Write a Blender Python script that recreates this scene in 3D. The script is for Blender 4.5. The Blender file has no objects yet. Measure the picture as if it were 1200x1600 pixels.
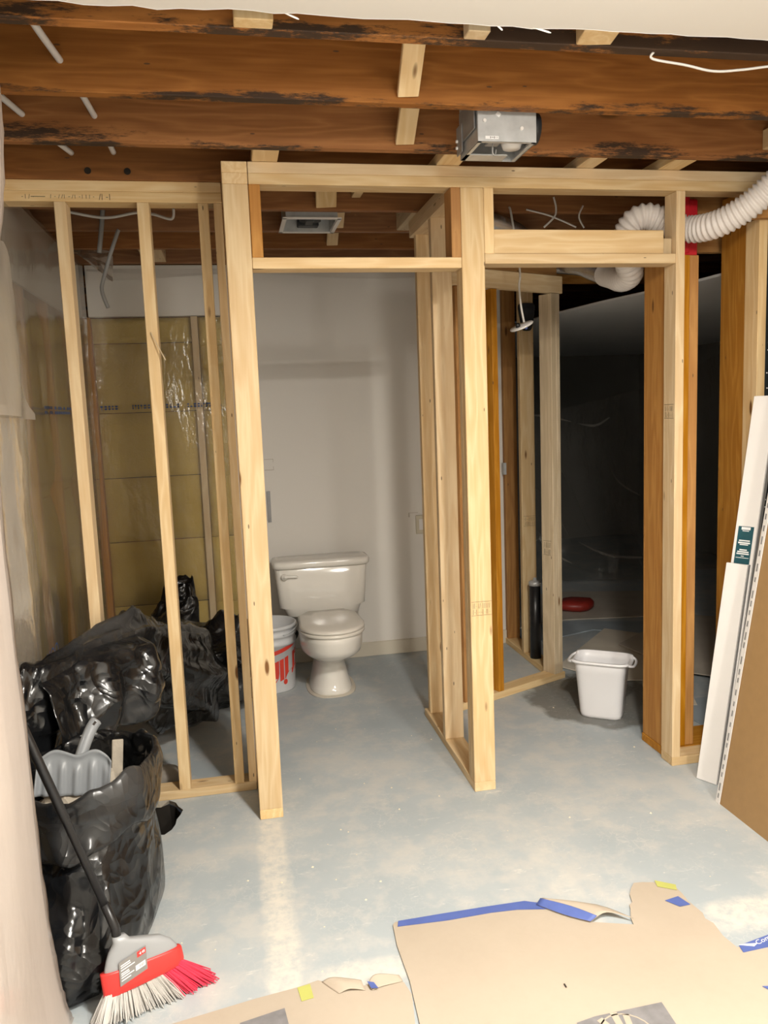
import bpy, bmesh, math, random
from mathutils import Vector, Matrix, noise
random.seed(7)
scene = bpy.context.scene
C = scene.collection
R = math.radians

# ------------------------------------------------------------------ camera
CAM_H = 1.55
def setup_camera():
    f, pit, yaw, roll = 1238.14, R(7.198), R(10.685), R(-2.175)
    fw = Vector((math.sin(yaw)*math.cos(pit), math.cos(yaw)*math.cos(pit), -math.sin(pit)))
    rt = Vector((math.cos(yaw), -math.sin(yaw), 0)); up = rt.cross(fw)
    r2 = rt*math.cos(roll)+up*math.sin(roll); u2 = -rt*math.sin(roll)+up*math.cos(roll)
    cd = bpy.data.cameras.new('camera'); co = bpy.data.objects.new('camera', cd); C.objects.link(co)
    m = Matrix((r2, u2, -fw)).transposed().to_4x4(); m.translation = (0, 0, CAM_H)
    co.matrix_world = m
    cd.sensor_fit = 'HORIZONTAL'; cd.sensor_width = 36.0; cd.lens = 36.0*f/1200.0
    cd.clip_start = 0.02; cd.clip_end = 60
    scene.camera = co
setup_camera()

# ------------------------------------------------------------------ light and exposure
w = bpy.data.worlds.new('world'); scene.world = w; w.use_nodes = True
w.node_tree.nodes['Background'].inputs[0].default_value = (0.55, 0.6, 0.7, 1)
w.node_tree.nodes['Background'].inputs[1].default_value = 0.02
def ceiling_light(loc, watts, size=0.20):
    l = bpy.data.lights.new('ceiling_light', 'AREA'); l.shape = 'DISK'; l.size = size; l.energy = watts
    l.color = (1.0, 0.945, 0.86)
    o = bpy.data.objects.new('ceiling_light', l); C.objects.link(o); o.location = loc
    g = bpy.data.lights.new('ceiling_light_side_fill', 'POINT'); g.energy = watts*.42; g.shadow_soft_size = .09; g.color = l.color   # added point light without any dome, sends more light sideways
    o = bpy.data.objects.new('ceiling_light_side_fill', g); C.objects.link(o); o.location = (loc[0], loc[1], loc[2]-.09)
LAMPS = [((0.75, 0.86, 2.405), 46), ((1.38, -0.30, 2.405), 34)]
for loc, pw in LAMPS: ceiling_light(loc, pw)
vs = scene.view_settings
vs.view_transform = 'Standard'; vs.look = 'None'; vs.gamma = 1.0; vs.use_curve_mapping = False
vs.exposure = 0.84

# ------------------------------------------------------------------ node helpers
class NT:
    def __init__(s, name):
        s.m = bpy.data.materials.new(name); s.m.use_nodes = True; s.t = s.m.node_tree; s.t.nodes.clear()
    def n(s, typ, ins=None, out=0, **props):
        nd = s.t.nodes.new(typ)
        for k, v in props.items(): setattr(nd, k, v)
        for k, v in (ins or {}).items():
            if isinstance(v, bpy.types.NodeSocket): s.t.links.new(v, nd.inputs[k])
            else: nd.inputs[k].default_value = v
        return nd.outputs[out]
    def math(s, op, a, b=0.0, clamp=False):
        return s.n('ShaderNodeMath', {0: a, 1: b}, operation=op, use_clamp=clamp)
    def vmul(s, v, k):
        return s.n('ShaderNodeVectorMath', {0: v, 1: k}, operation='MULTIPLY')
    def noise(s, v, scale, detail=3, rough=.5, out=0):
        return s.n('ShaderNodeTexNoise', {'Vector': v, 'Scale': scale, 'Detail': detail, 'Roughness': rough}, out)
    def ramp(s, f, stops):
        nd = s.t.nodes.new('ShaderNodeValToRGB'); s.t.links.new(f, nd.inputs[0])
        e = nd.color_ramp.elements
        while len(e) < len(stops): e.new(0.5)
        for i, (p, c) in enumerate(stops):
            e[i].position = p; e[i].color = (c[0], c[1], c[2], 1) if not isinstance(c, (int, float)) else (c, c, c, 1)
        return nd.outputs[0]
    def mix(s, f, a, b, typ='MIX'):
        nd = s.t.nodes.new('ShaderNodeMix'); nd.data_type = 'RGBA'; nd.blend_type = typ
        for i, v in ((0, f), (6, a), (7, b)):
            if isinstance(v, bpy.types.NodeSocket): s.t.links.new(v, nd.inputs[i])
            elif i == 0: nd.inputs[0].default_value = v
            else: nd.inputs[i].default_value = (v[0], v[1], v[2], 1)
        return nd.outputs[2]
    def bump(s, h, strength=.2, dist=.01):
        return s.n('ShaderNodeBump', {'Height': h, 'Strength': strength, 'Distance': dist})
    def bsdf(s, **ins):
        d = {}
        for k, v in ins.items():
            k = k.replace('_', ' ')
            if k == 'Base Color' and isinstance(v, tuple): v = (v[0], v[1], v[2], 1)
            d[k] = v
        return s.n('ShaderNodeBsdfPrincipled', d)
    def out(s, sh):
        o = s.t.nodes.new('ShaderNodeOutputMaterial'); s.t.links.new(sh, o.inputs[0]); return s.m
    def obj(s): return s.n('ShaderNodeTexCoord', out=3)
    def pos(s): return s.n('ShaderNodeNewGeometry', out=0)
    def rnd(s): return s.n('ShaderNodeObjectInfo', out=5)
M = {}
def plain(name, col, rough=.5, metal=0.0, var=.12, vscale=12, bump=.0, spec=.5):
    t = NT(name); p = t.obj()
    nz = t.noise(p, vscale, 4)
    c = t.mix(nz, tuple(x*(1-var) for x in col), tuple(min(1, x*(1+var)) for x in col))
    kw = dict(Base_Color=c, Roughness=rough, Metallic=metal)
    b = t.bsdf(**kw, **({'Normal': t.bump(t.noise(p, vscale*4, 4), bump, .004)} if bump else {}))
    b.node.inputs['Specular IOR Level'].default_value = spec
    M[name] = t.out(b)
def wood(name, light, dark, knot=(.16, .07, .02), mold=0.0, kn=.115, rough=.62):
    t = NT(name); o = t.obj(); r = t.rnd()
    off = t.n('ShaderNodeCombineXYZ', {0: t.math('MULTIPLY', r, 91.7), 1: t.math('MULTIPLY', r, 37.3), 2: t.math('MULTIPLY', r, 53.1)})
    p = t.n('ShaderNodeVectorMath', {0: o, 1: off}, operation='ADD')
    big = t.noise(t.vmul(p, (1.1, 9, 9)), 1.6, 2)
    warp = t.math('ADD', t.n('ShaderNodeSeparateXYZ', {0: t.vmul(p, (0, 34, 0))}, out=1), t.math('MULTIPLY', big, 16.0))
    ring = t.math('ABSOLUTE', t.math('SINE', warp))
    fine = t.noise(t.vmul(p, (5, 150, 150)), 1.0, 3)
    g = t.math('ADD', t.math('MULTIPLY', ring, .45), t.math('MULTIPLY', fine, .55))
    col = t.mix(t.ramp(g, [(.25, 0), (.85, 1)]), light, dark)
    blot = t.noise(t.vmul(p, (1.3, 5, 5)), 1.0, 2)
    col = t.mix(t.math('MULTIPLY', blot, .38), col, tuple(x*.55 for x in dark))
    tone = t.n('ShaderNodeHueSaturation', {'Color': col, 'Value': t.math('ADD', .88, t.math('MULTIPLY', r, .22)), 'Saturation': t.math('ADD', .92, t.math('MULTIPLY', t.math('FRACT', t.math('MULTIPLY', r, 17.0)), .2))})
    vd = t.n('ShaderNodeTexVoronoi', {'Vector': t.vmul(p, (2.4, 8.5, 8.5)), 'Scale': 1.0})
    kmask = t.ramp(vd, [(kn*.55, 1), (kn, 0)])
    col = t.mix(kmask, tone, knot)
    nail = t.n('ShaderNodeTexVoronoi', {'Vector': t.vmul(p, (6, 22, 22)), 'Scale': 1.0})
    col = t.mix(t.ramp(nail, [(.045, .8), (.06, 0)]), col, (.07, .045, .03))
    if mold:
        ps = t.pos(); z = t.n('ShaderNodeSeparateXYZ', {0: ps}, out=2)
        low = t.n('ShaderNodeMapRange', {0: z, 1: 2.438, 2: 2.438+mold, 3: 1.0, 4: 0.0})
        nz = t.noise(t.vmul(ps, (3.4, 7, 22)), 1.0, 8, .78)
        nz2 = t.noise(t.vmul(ps, (1.1, 1, 1)), 1.4, 1)
        k = t.math('ADD', t.math('MULTIPLY', nz, t.math('ADD', .62, t.math('MULTIPLY', low, .42))), t.math('MULTIPLY', t.math('SUBTRACT', nz2, .5), .45))
        mk = t.math('MULTIPLY', t.ramp(k, [(.465, 0), (.545, .93)]), t.math('MULTIPLY', low, 2.2, True))
        col = t.mix(mk, col, (.028, .02, .015))
    bm = t.bump(t.math('ADD', t.math('MULTIPLY', fine, .6), ring), .12, .002)
    b = t.bsdf(Base_Color=col, Roughness=rough, Normal=bm)
    b.node.inputs['Specular IOR Level'].default_value = .25
    M[name] = t.out(b)
wood('wood_new', (.84, .655, .40), (.715, .50, .265), kn=.09)
wood('wood_new_pale', (.74, .60, .41), (.58, .45, .28), kn=.08)
wood('wood_old', (.60, .30, .075), (.44, .19, .04), kn=.09)
wood('wood_joist', (.36, .165, .065), (.235, .10, .038), mold=.001)
wood('wood_joist_mold', (.43, .20, .08), (.28, .12, .046), mold=.11)
wood('wood_joist_mold_less', (.42, .195, .078), (.275, .118, .045), mold=.045)
plain('subfloor', (.16, .075, .03), .8)
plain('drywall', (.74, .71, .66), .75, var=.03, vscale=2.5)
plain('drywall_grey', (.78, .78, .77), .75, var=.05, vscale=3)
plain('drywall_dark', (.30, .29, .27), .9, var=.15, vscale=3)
plain('plaster_core', (.85, .83, .80), .9)
plain('baseboard_cream', (.62, .57, .47), .5, var=.05)
plain('porcelain', (.78, .75, .69), .09, var=.01)
plain('porcelain_seat', (.72, .68, .61), .16, var=.01)
plain('caulk', (.60, .55, .46), .7)
plain('white_plastic', (.84, .84, .86), .33, var=.02)
plain('white_paint', (.76, .735, .71), .4, var=.03)
plain('bucket_plastic', (.60, .61, .62), .38, var=.1, vscale=9)
plain('red_print', (.62, .045, .025), .45, var=.12, vscale=30)
plain('grey_plastic', (.30, .31, .32), .36, var=.04)
plain('dustpan_grey', (.24, .255, .27), .33, var=.06)
plain('black_plastic_hard', (.012, .012, .013), .35)
plain('black_rubber', (.018, .018, .02), .5)
plain('red_plastic', (.62, .035, .03), .35, var=.06)
plain('bristle_grey', (.52, .50, .47), .6, var=.2, vscale=40)
plain('bristle_red', (.74, .05, .10), .5, var=.2, vscale=40)
plain('galvanised', (.50, .51, .51), .42, .35, var=.3, vscale=22, bump=.05)
plain('galvanised_dull', (.30, .30, .30), .55, .4, var=.3, vscale=20)
plain('dark_metal', (.02, .022, .025), .5)
plain('silver_foil', (.7, .7, .7), .22, .9, var=.2, vscale=40, bump=.3)
plain('duct_white', (.82, .77, .73), .38, var=.05)
plain('pipe_white', (.62, .61, .60), .4, var=.05)
plain('cable_white', (.66, .64, .60), .5)
plain('cable_grey', (.33, .33, .32), .5)
plain('red_sheet', (.72, .02, .035), .4, var=.1)
plain('panel_brown', (.34, .205, .085), .55, var=.10, vscale=30)
plain('black_board', (.012, .018, .02), .55, var=.4, vscale=14)
plain('teal_print', (.012, .075, .095), .4, var=.05)
plain('print_white', (.8, .8, .8), .6)
plain('print_grey', (.20, .195, .20), .7, var=.35, vscale=30)
plain('label_grey', (.22, .21, .20), .5)
plain('ink', (.03, .022, .018), .8)
plain('ink_blue', (.06, .10, .22), .8)
plain('tape_blue', (.085, .13, .38), .55, var=.15, vscale=30)
plain('tape_green', (.46, .47, .13), .6)
plain('concrete_raw', (.30, .27, .22), .95, var=.4, vscale=25, bump=.4)
plain('dirt_and_hole_dark', (.018, .014, .01), 1.0, var=.5, vscale=20)
plain('rubble', (.42, .37, .30), .95, var=.3, vscale=30, bump=.4)
plain('outlet_cream', (.60, .55, .43), .4)
plain('dust_beige', (.75, .66, .5), .9)
plain('bag_red', (.34, .03, .02), .42)
plain('cardboard_dark', (.50, .45, .38), .8, var=.2, vscale=5)
plain('cardboard_light', (.66, .60, .50), .85, var=.2, vscale=5)
plain('slab_blue', (.34, .39, .43), .7, var=.25, vscale=6)

def special_materials():
    # painted concrete slab
    t = NT('floor_concrete'); p = t.pos()
    n1 = t.noise(p, 1.7, 5, .6); n2 = t.noise(p, 9, 6, .65); n3 = t.noise(p, 46, 3)
    col = t.mix(t.ramp(n1, [(.35, 0), (.65, 1)]), (.355, .41, .445), (.46, .50, .515))
    col = t.mix(t.math('MULTIPLY', n2, .5), col, (.42, .445, .445))
    worn = t.ramp(t.math('ADD', t.math('MULTIPLY', n1, .45), t.math('MULTIPLY', n2, .6)), [(.50, 0), (.62, .75)])
    col = t.mix(worn, col, (.54, .535, .51))
    sx = t.n('ShaderNodeSeparateXYZ', {0: p}); sy = sx.node.outputs[1]
    def band(v, lo, hi, soft):
        a = t.n('ShaderNodeMapRange', {0: v, 1: lo-soft, 2: lo+soft, 3: 0., 4: 1.}); b = t.n('ShaderNodeMapRange', {0: v, 1: hi-soft, 2: hi+soft, 3: 1., 4: 0.})
        return t.math('MULTIPLY', a, b)
    wob = t.math('MULTIPLY', t.math('SUBTRACT', t.noise(p, 14, 4), .5), .05)
    xs = t.math('ADD', sx, wob); ys = t.math('ADD', sy, wob)
    rough_n = t.ramp(t.noise(p, 26, 5, .7), [(.36, .25), (.6, 1)])
    st1 = t.math('MULTIPLY', band(xs, .01, .105, .012), band(ys, 1.4, 2.93, .03))
    st2 = t.math('MULTIPLY', band(ys, 1.93, 2.06, .02), band(xs, 1.32, 2.4, .05))
    st3 = t.math('MULTIPLY', band(xs, .93, 1.02, .012), band(ys, 1.4, 2.6, .3))
    st4 = t.math('MULTIPLY', band(ys, 1.96, 2.06, .02), band(xs, .15, .42, .05))
    st = t.math('MAXIMUM', t.math('MAXIMUM', st1, st2), t.math('MAXIMUM', t.math('MULTIPLY', st3, .35), st4))
    col = t.mix(t.math('MULTIPLY', t.math('MULTIPLY', st, rough_n), .8), col, (.70, .66, .58))
    # damp dark patch by the bin
    dv = t.n('ShaderNodeVectorMath', {0: t.n('ShaderNodeVectorMath', {0: p, 1: (-1.80, -3.78, 0)}, operation='ADD'), 1: (2.6, 2.2, 0)}, operation='MULTIPLY')
    dl = t.n('ShaderNodeVectorMath', {0: dv}, out=1, operation='LENGTH')
    wet = t.ramp(t.math('ADD', dl, t.math('MULTIPLY', t.math('SUBTRACT', t.noise(p, 6, 4), .5), .7)), [(.80, .72), (.92, 0)])
    col = t.mix(wet, col, (.10, .09, .07))
    # fine paint specks, pale scratches
    sp = t.n('ShaderNodeTexVoronoi', {'Vector': p, 'Scale': 13.0})
    col = t.mix(t.ramp(sp, [(.02, .8), (.04, 0)]), col, (.66, .64, .58))
    scn = t.noise(t.vmul(p, (5, 18, 1)), 2.0, 4, .75)
    col = t.mix(t.ramp(scn, [(.62, 0), (.70, .6)]), col, (.68, .66, .61))
    sq = t.n('ShaderNodeTexVoronoi', {'Vector': t.n('ShaderNodeVectorMath', {0: p, 1: t.vmul(t.noise(p, 30, 3, out=1), (.06, .06, 0))}, operation='ADD'), 'Scale': 26.0}, feature='DISTANCE_TO_EDGE')
    col = t.mix(t.math('MULTIPLY', t.ramp(sq, [(.0, 1), (.045, 0)]), t.ramp(t.noise(p, 5, 3), [(.45, 0), (.7, .45)])), col, (.64, .62, .57))
    b = t.bsdf(Base_Color=col, Roughness=t.math('ADD', .42, t.math('MULTIPLY', n2, .3)), Normal=t.bump(t.math('ADD', n2, t.math('MULTIPLY', n3, .5)), .18, .004))
    M['floor'] = t.out(b)
    # kraft floor paper
    t = NT('kraft_paper'); p = t.pos(); n1 = t.noise(p, 3, 4); n2 = t.noise(p, 30, 5, .7)
    col = t.mix(t.math('ADD', t.math('MULTIPLY', n1, .7), t.math('MULTIPLY', n2, .3)), (.39, .325, .25), (.50, .43, .345))
    cr = t.n('ShaderNodeTexVoronoi', {'Vector': p, 'Scale': 5.0}, feature='DISTANCE_TO_EDGE')
    b = t.bsdf(Base_Color=col, Roughness=.75, Normal=t.bump(t.math('ADD', n2, t.math('MULTIPLY', cr, .2)), .12, .004))
    M['paper'] = t.out(b)
    # fibreglass batts
    t = NT('insulation'); o = t.obj(); n1 = t.noise(o, 5, 5, .6); n2 = t.noise(o, 40, 5, .7); r = t.rnd()
    col = t.mix(t.math('ADD', t.math('MULTIPLY', n1, .7), t.math('MULTIPLY', r, .3)), (.40, .26, .04), (.64, .48, .13))
    b = t.bsdf(Base_Color=col, Roughness=1.0, Normal=t.bump(t.math('ADD', n1, t.math('MULTIPLY', n2, .4)), .5, .02))
    M['insulation'] = t.out(b)
    # plastic films: (name, transparent share, diffuse colour, gloss, bump)
    for nm, tr, dc, gl, bs, sc in (('film_clear', .84, (.62, .60, .55), .10, .22, 5), ('film_haze', .60, (.52, .49, .42), .03, .10, 2.5), ('film_milky', .16, (.72, .64, .585), .03, .10, 3),
                                   ('film_semi', .48, (.66, .60, .52), .06, .14, 3), ('film_dark', .86, (.36, .36, .35), .035, .8, 3.2)):
        t = NT(nm); p = t.pos()
        d1 = t.noise(t.vmul(p, (1, 1, .35)), sc, 4, .6); ridge = t.math('ABSOLUTE', t.math('SUBTRACT', d1, .5))
        fine = t.noise(p, sc*7, 4, .6)
        nb = t.bump(t.math('ADD', t.math('MULTIPLY', ridge, 2.0), t.math('MULTIPLY', fine, .18)), bs, .05)
        dif = t.n('ShaderNodeBsdfDiffuse', {'Color': (*dc, 1), 'Normal': nb}); trl = t.n('ShaderNodeBsdfTranslucent', {'Color': (*dc, 1), 'Normal': nb})
        body = t.n('ShaderNodeMixShader', {0: .35, 1: dif, 2: trl})
        tp = t.n('ShaderNodeBsdfTransparent', {'Color': (.97, .96, .93, 1)})
        mx = t.n('ShaderNodeMixShader', {0: tr, 1: body, 2: tp})
        gs = t.n('ShaderNodeBsdfGlossy', {'Color': (1, 1, 1, 1), 'Roughness': .16, 'Normal': nb})
        fr = t.n('ShaderNodeFresnel', {'IOR': 1.35, 'Normal': nb})
        M[nm] = t.out(t.n('ShaderNodeMixShader', {0: t.math('ADD', t.math('MULTIPLY', fr, .45), gl*.3, True), 1: mx, 2: gs}))
    # black polythene, dusty
    t = NT('black_film'); p = t.pos()
    wp = t.n('ShaderNodeVectorMath', {0: p, 1: t.vmul(t.noise(p, 4, 2, out=1), (.35, .35, .35))}, operation='ADD')
    v1 = t.n('ShaderNodeTexVoronoi', {'Vector': t.vmul(wp, (1, 1, .6)), 'Scale': 5.5}, feature='F1'); v2 = t.n('ShaderNodeTexVoronoi', {'Vector': t.vmul(wp, (.7, 1, 1.3)), 'Scale': 17.0}, feature='F1')
    hgt = t.math('ADD', v1, t.math('MULTIPLY', v2, .22))
    dust = t.ramp(t.noise(t.vmul(p, (1, 1, 1.6)), 2.4, 2, .5), [(.48, 0), (.75, .8)])
    col = t.mix(dust, (.007, .0075, .0085), (.06, .06, .06))
    b = t.bsdf(Base_Color=col, Roughness=t.math('ADD', .17, t.math('MULTIPLY', dust, .3)), Normal=t.bump(hgt, .55, .05))
    M['black_film'] = t.out(b)
special_materials()

# ------------------------------------------------------------------ mesh helpers
def tag(o, label=None, cat=None, group=None, kind=None):
    if label: o['label'] = label
    if cat: o['category'] = cat
    if group: o['group'] = group
    if kind: o['kind'] = kind
    return o
def empty(name, loc, label, cat, group=None, kind=None):
    o = bpy.data.objects.new(name, None); C.objects.link(o); o.location = loc; o.empty_display_size = .05
    return tag(o, label, cat, group, kind)
def world_loc(o):
    v = Vector(o.location)
    p = o.parent
    while p: v = v; p = None
    return v
def attach(o, parent):
    if parent is not None:
        mw = ORIG[parent.name] if parent.name in ORIG else Matrix.Translation(parent.location)
        o.parent = parent; o.matrix_parent_inverse = mw.inverted()
ORIG = {}
def link(name, me, mat, parent=None, matrix=None, smooth=False):
    o = bpy.data.objects.new(name, me); C.objects.link(o)
    if mat is not None and len(me.materials) == 0: me.materials.append(M[mat])
    mw = matrix if matrix is not None else Matrix.Identity(4)
    ORIG[o.name] = mw
    o.matrix_world = mw
    attach(o, parent)
    if parent is not None: o.matrix_basis = mw   # world = parent @ parent_inverse @ basis
    if smooth: me.shade_smooth()
    return o
class MB:
    def __init__(s): s.v = []; s.f = []
    def add(s, vs, fs):
        k = len(s.v); s.v += [tuple(x) for x in vs]; s.f += [tuple(i+k for i in f) for f in fs]; return s
    def box(s, c, d, m=None):
        c = Vector(c); hx, hy, hz = d[0]/2, d[1]/2, d[2]/2
        vs = [Vector((x*hx, y*hy, z*hz)) for x in (-1, 1) for y in (-1, 1) for z in (-1, 1)]
        if m is not None: vs = [m @ v for v in vs]
        return s.add([v+c for v in vs], [(0, 1, 3, 2), (4, 6, 7, 5), (0, 4, 5, 1), (2, 3, 7, 6), (0, 2, 6, 4), (1, 5, 7, 3)])
    def loft(s, rings, closed=True, cap0=True, cap1=True):
        n = len(rings[0]); k = len(s.v); fs = []
        for i in range(len(rings)-1):
            for j in range(n if closed else n-1):
                a = i*n+j; b = i*n+(j+1) % n
                fs.append((a, b, b+n, a+n))
        if closed and cap0: fs.append(tuple(range(n-1, -1, -1)))
        if closed and cap1: fs.append(tuple((len(rings)-1)*n+j for j in range(n)))
        return s.add([p for r in rings for p in r], fs)
    def tube(s, pts, rad, seg=10, cap=True):
        pts = [Vector(p) for p in pts]; rings = []; up = None
        for i, p in enumerate(pts):
            d = (pts[min(i+1, len(pts)-1)]-pts[max(i-1, 0)]).normalized()
            if up is None: up = d.orthogonal().normalized()
            else: up = (up-d*up.dot(d)).normalized()
            sd = d.cross(up); r = rad[i] if isinstance(rad, (list, tuple)) else rad
            rings.append([p+(up*math.cos(2*math.pi*j/seg)+sd*math.sin(2*math.pi*j/seg))*r for j in range(seg)])
        return s.loft(rings, True, cap, cap)
    def lathe(s, prof, c=(0, 0, 0), seg=32, cap0=True, cap1=True):
        rings = [[(c[0]+r*math.cos(2*math.pi*j/seg), c[1]+r*math.sin(2*math.pi*j/seg), c[2]+z) for j in range(seg)] for r, z in prof]
        return s.loft(rings, True, cap0, cap1)
    def build(s, name, mat, parent=None, smooth=False, bevel=0, matrix=None, solid=0, origin=None):
        me = bpy.data.meshes.new(name)
        vs = s.v
        mw = matrix
        if origin is not None:
            o = Vector(origin); vs = [tuple(Vector(v)-o) for v in vs]; mw = Matrix.Translation(o)
        me.from_pydata(vs, [], s.f); me.validate()
        bm = bmesh.new(); bm.from_mesh(me)
        bmesh.ops.recalc_face_normals(bm, faces=bm.faces)
        if bevel: bmesh.ops.bevel(bm, geom=list(bm.edges), offset=bevel, segments=1, affect='EDGES', clamp_overlap=True)
        if solid:
            bmesh.ops.solidify(bm, geom=list(bm.faces), thickness=solid)
        bm.to_mesh(me); bm.free()
        return link(name, me, mat, parent, mw, smooth)
def catmull(pts, sub=6):
    P = [Vector(p) for p in pts]; out = []
    for i in range(len(P)-1):
        p0, p1, p2, p3 = P[max(i-1, 0)], P[i], P[i+1], P[min(i+2, len(P)-1)]
        for k in range(sub):
            t = k/sub
            out.append(.5*((2*p1)+(p2-p0)*t+(2*p0-5*p1+4*p2-p3)*t*t+(3*p1-p0-3*p2+p3)*t**3))
    out.append(P[-1]); return out
BOXES = {}
def board_mesh(L, W, T):
    key = (round(L, 3), round(W, 3), round(T, 3))
    if key not in BOXES:
        bm = bmesh.new(); bmesh.ops.create_cube(bm, size=1.0)
        bmesh.ops.scale(bm, vec=(L, W, T), verts=bm.verts)
        bmesh.ops.bevel(bm, geom=list(bm.edges), offset=.0022, segments=1, affect='EDGES')
        me = bpy.data.meshes.new('board'); bm.to_mesh(me); bm.free(); BOXES[key] = me
    return BOXES[key]
BM = {}
def lum(name, x0, x1, y0, y1, z0, z1, mat, parent, rot=None, pivot=None):
    """a plank or stud filling a box; grain runs along its longest side"""
    d = [(x1-x0, Vector((1, 0, 0))), (y1-y0, Vector((0, 1, 0))), (z1-z0, Vector((0, 0, 1)))]
    d.sort(key=lambda a: -a[0])
    a, b = d[0][1], d[1][1]; c = a.cross(b)
    m = Matrix((a, b, c)).transposed().to_4x4(); m.translation = ((x0+x1)/2, (y0+y1)/2, (z0+z1)/2)
    if rot is not None: m = Matrix.Translation(pivot) @ rot @ Matrix.Translation(-Vector(pivot)) @ m
    key = (round(d[0][0], 3), round(d[1][0], 3), round(d[2][0], 3), mat)
    if key not in BM:
        me = board_mesh(*key[:3]).copy(); me.materials.append(M[mat]); BM[key] = me
    return link(name, BM[key], mat, parent, m)
def plank(name, p0, p1, wd, W, T, mat, parent):
    p0, p1 = Vector(p0), Vector(p1); a = (p1-p0).normalized(); wd = Vector(wd); b = (wd-a*wd.dot(a)).normalized(); c = a.cross(b)
    m = Matrix((a, b, c)).transposed().to_4x4(); m.translation = (p0+p1)/2
    me = board_mesh((p1-p0).length, W, T).copy(); me.materials.append(M[mat])
    return link(name, me, mat, parent, m)
def rrect(cx, cy, hx, hy, z, n=4.0, seg=40, rot=0):
    r = []
    for j in range(seg):
        a = 2*math.pi*j/seg; c, s_ = math.cos(a), math.sin(a)
        x = math.copysign(abs(c)**(2/n), c)*hx; y = math.copysign(abs(s_)**(2/n), s_)*hy
        r.append((cx+x*math.cos(rot)-y*math.sin(rot), cy+x*math.sin(rot)+y*math.cos(rot), z))
    return r
def text_verts(txt, size, extrude=0.0, bold=0.0):
    cu = bpy.data.curves.new('t', 'FONT'); cu.body = txt; cu.size = size; cu.extrude = extrude; cu.resolution_u = 3; cu.offset = bold
    o = bpy.data.objects.new('t', cu); C.objects.link(o)
    dg = bpy.context.evaluated_depsgraph_get(); dg.update()
    me = bpy.data.meshes.new_from_object(o.evaluated_get(dg))
    vs = [tuple(v.co) for v in me.vertices]; fs = [tuple(p.vertices) for p in me.polygons]
    bpy.data.objects.remove(o); bpy.data.curves.remove(cu); bpy.data.meshes.remove(me)
    return vs, fs
def sheet(fn, nu, nv):
    b = MB(); rows = [[fn(i/nu, j/nv) for j in range(nv+1)] for i in range(nu+1)]
    b.loft(rows, closed=False); return b
def fbm(x, y, z, o=3):
    return noise.fractal(Vector((x, y, z)), 1.0, 2.0, o)
def flat_poly(pts, z, th, seg_noise=0):
    """a flat sheet with the given outline, lying at height z and th thick"""
    bm = bmesh.new(); vs = [bm.verts.new((p[0], p[1], z)) for p in pts]
    es = [bm.edges.new((vs[i], vs[(i+1) % len(vs)])) for i in range(len(vs))]
    bmesh.ops.triangle_fill(bm, use_beauty=True, edges=es)
    bm.verts.index_update(); n = len(pts); tris = [[v.index for v in f.verts] for f in bm.faces]; bm.free()
    b = MB(); b.add([(p[0], p[1], z) for p in pts]+[(p[0], p[1], z-th) for p in pts],
                    tris+[[i+n for i in f[::-1]] for f in tris]+[(i, (i+1) % n, (i+1) % n+n, i+n) for i in range(n)])
    return b
def scribble(b, x0, z0, w_, h, n, fn, th=.0015):
    """illegible hand or stamp strokes; fn maps (u, v) to a point"""
    for i in range(n):
        u = x0+w_*(i+random.uniform(.1, .5))/n; uw = w_/n*random.uniform(.25, .6)
        k = random.choice((0, 1, 2))
        if k == 0: q = [(u, z0), (u+th, z0), (u+th, z0+h), (u, z0+h)]
        elif k == 1: q = [(u, z0+h*.4), (u+uw, z0+h*.4), (u+uw, z0+h*.4+th), (u, z0+h*.4+th)]
        else: q = [(u, z0), (u+th, z0), (u+uw, z0+h), (u+uw-th, z0+h)]
        b.add([fn(*p) for p in q], [(0, 1, 2, 3)])

# ------------------------------------------------------------------ the setting
ZC = 2.44; ZT = 2.364
def build_floor():
    bm = bmesh.new()
    outer = [(-1.2, -2.6), (4.8, -2.6), (4.8, 8.7), (-1.2, 8.7)]
    rng = random.Random(3); hole = []
    for k in range(26):
        a = 2*math.pi*k/26; r = 1+rng.uniform(-.13, .13)
        hole.append((-.43+.155*r*math.cos(a), 3.07+.16*r*math.sin(a)))
    es = []
    for lp in (outer, hole):
        vs = [bm.verts.new((x, y, 0)) for x, y in lp]
        es += [bm.edges.new((vs[i], vs[(i+1) % len(vs)])) for i in range(len(vs))]
    bmesh.ops.triangle_fill(bm, use_beauty=True, edges=es)
    for f in bm.faces:
        if f.normal.z < 0: f.normal_flip()
    me = bpy.data.meshes.new('floor'); bm.to_mesh(me); bm.free()
    fl = link('floor', me, 'floor')
    tag(fl, 'worn grey painted concrete floor with pale scuffs', 'floor', kind='structure')
    b = MB(); b.loft([[(x, y, 0) for x, y in hole], [(x+rng.uniform(-.012, .012), y+rng.uniform(-.012, .012), -.02) for x, y in hole]], True, False, False)
    b.build('broken_edge', 'concrete_raw', fl)
    b = MB(); b.loft([[(x, y, -.02) for x, y in hole], [(-.43+(x+.43)*1.1, 3.07+(y-3.07)*1.1, -.22) for x, y in hole]], True, False, True)
    b.build('pit', 'dirt_and_hole_dark', fl)
    b = MB()
    for k in range(70):
        x, y = rng.uniform(-.3, 1.75), rng.uniform(1.7, 4.6); s = rng.uniform(.0015, .0055)
        b.add([(x-s, y, .0), (x+s*.3, y-s, 0), (x+s, y+s*.4, 0), (x, y, s*.8)], [(0, 1, 3), (1, 2, 3), (2, 0, 3)])
    tag(b.build('floor_crumb', 'dust_beige', fl), kind='stuff')
build_floor()

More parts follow.
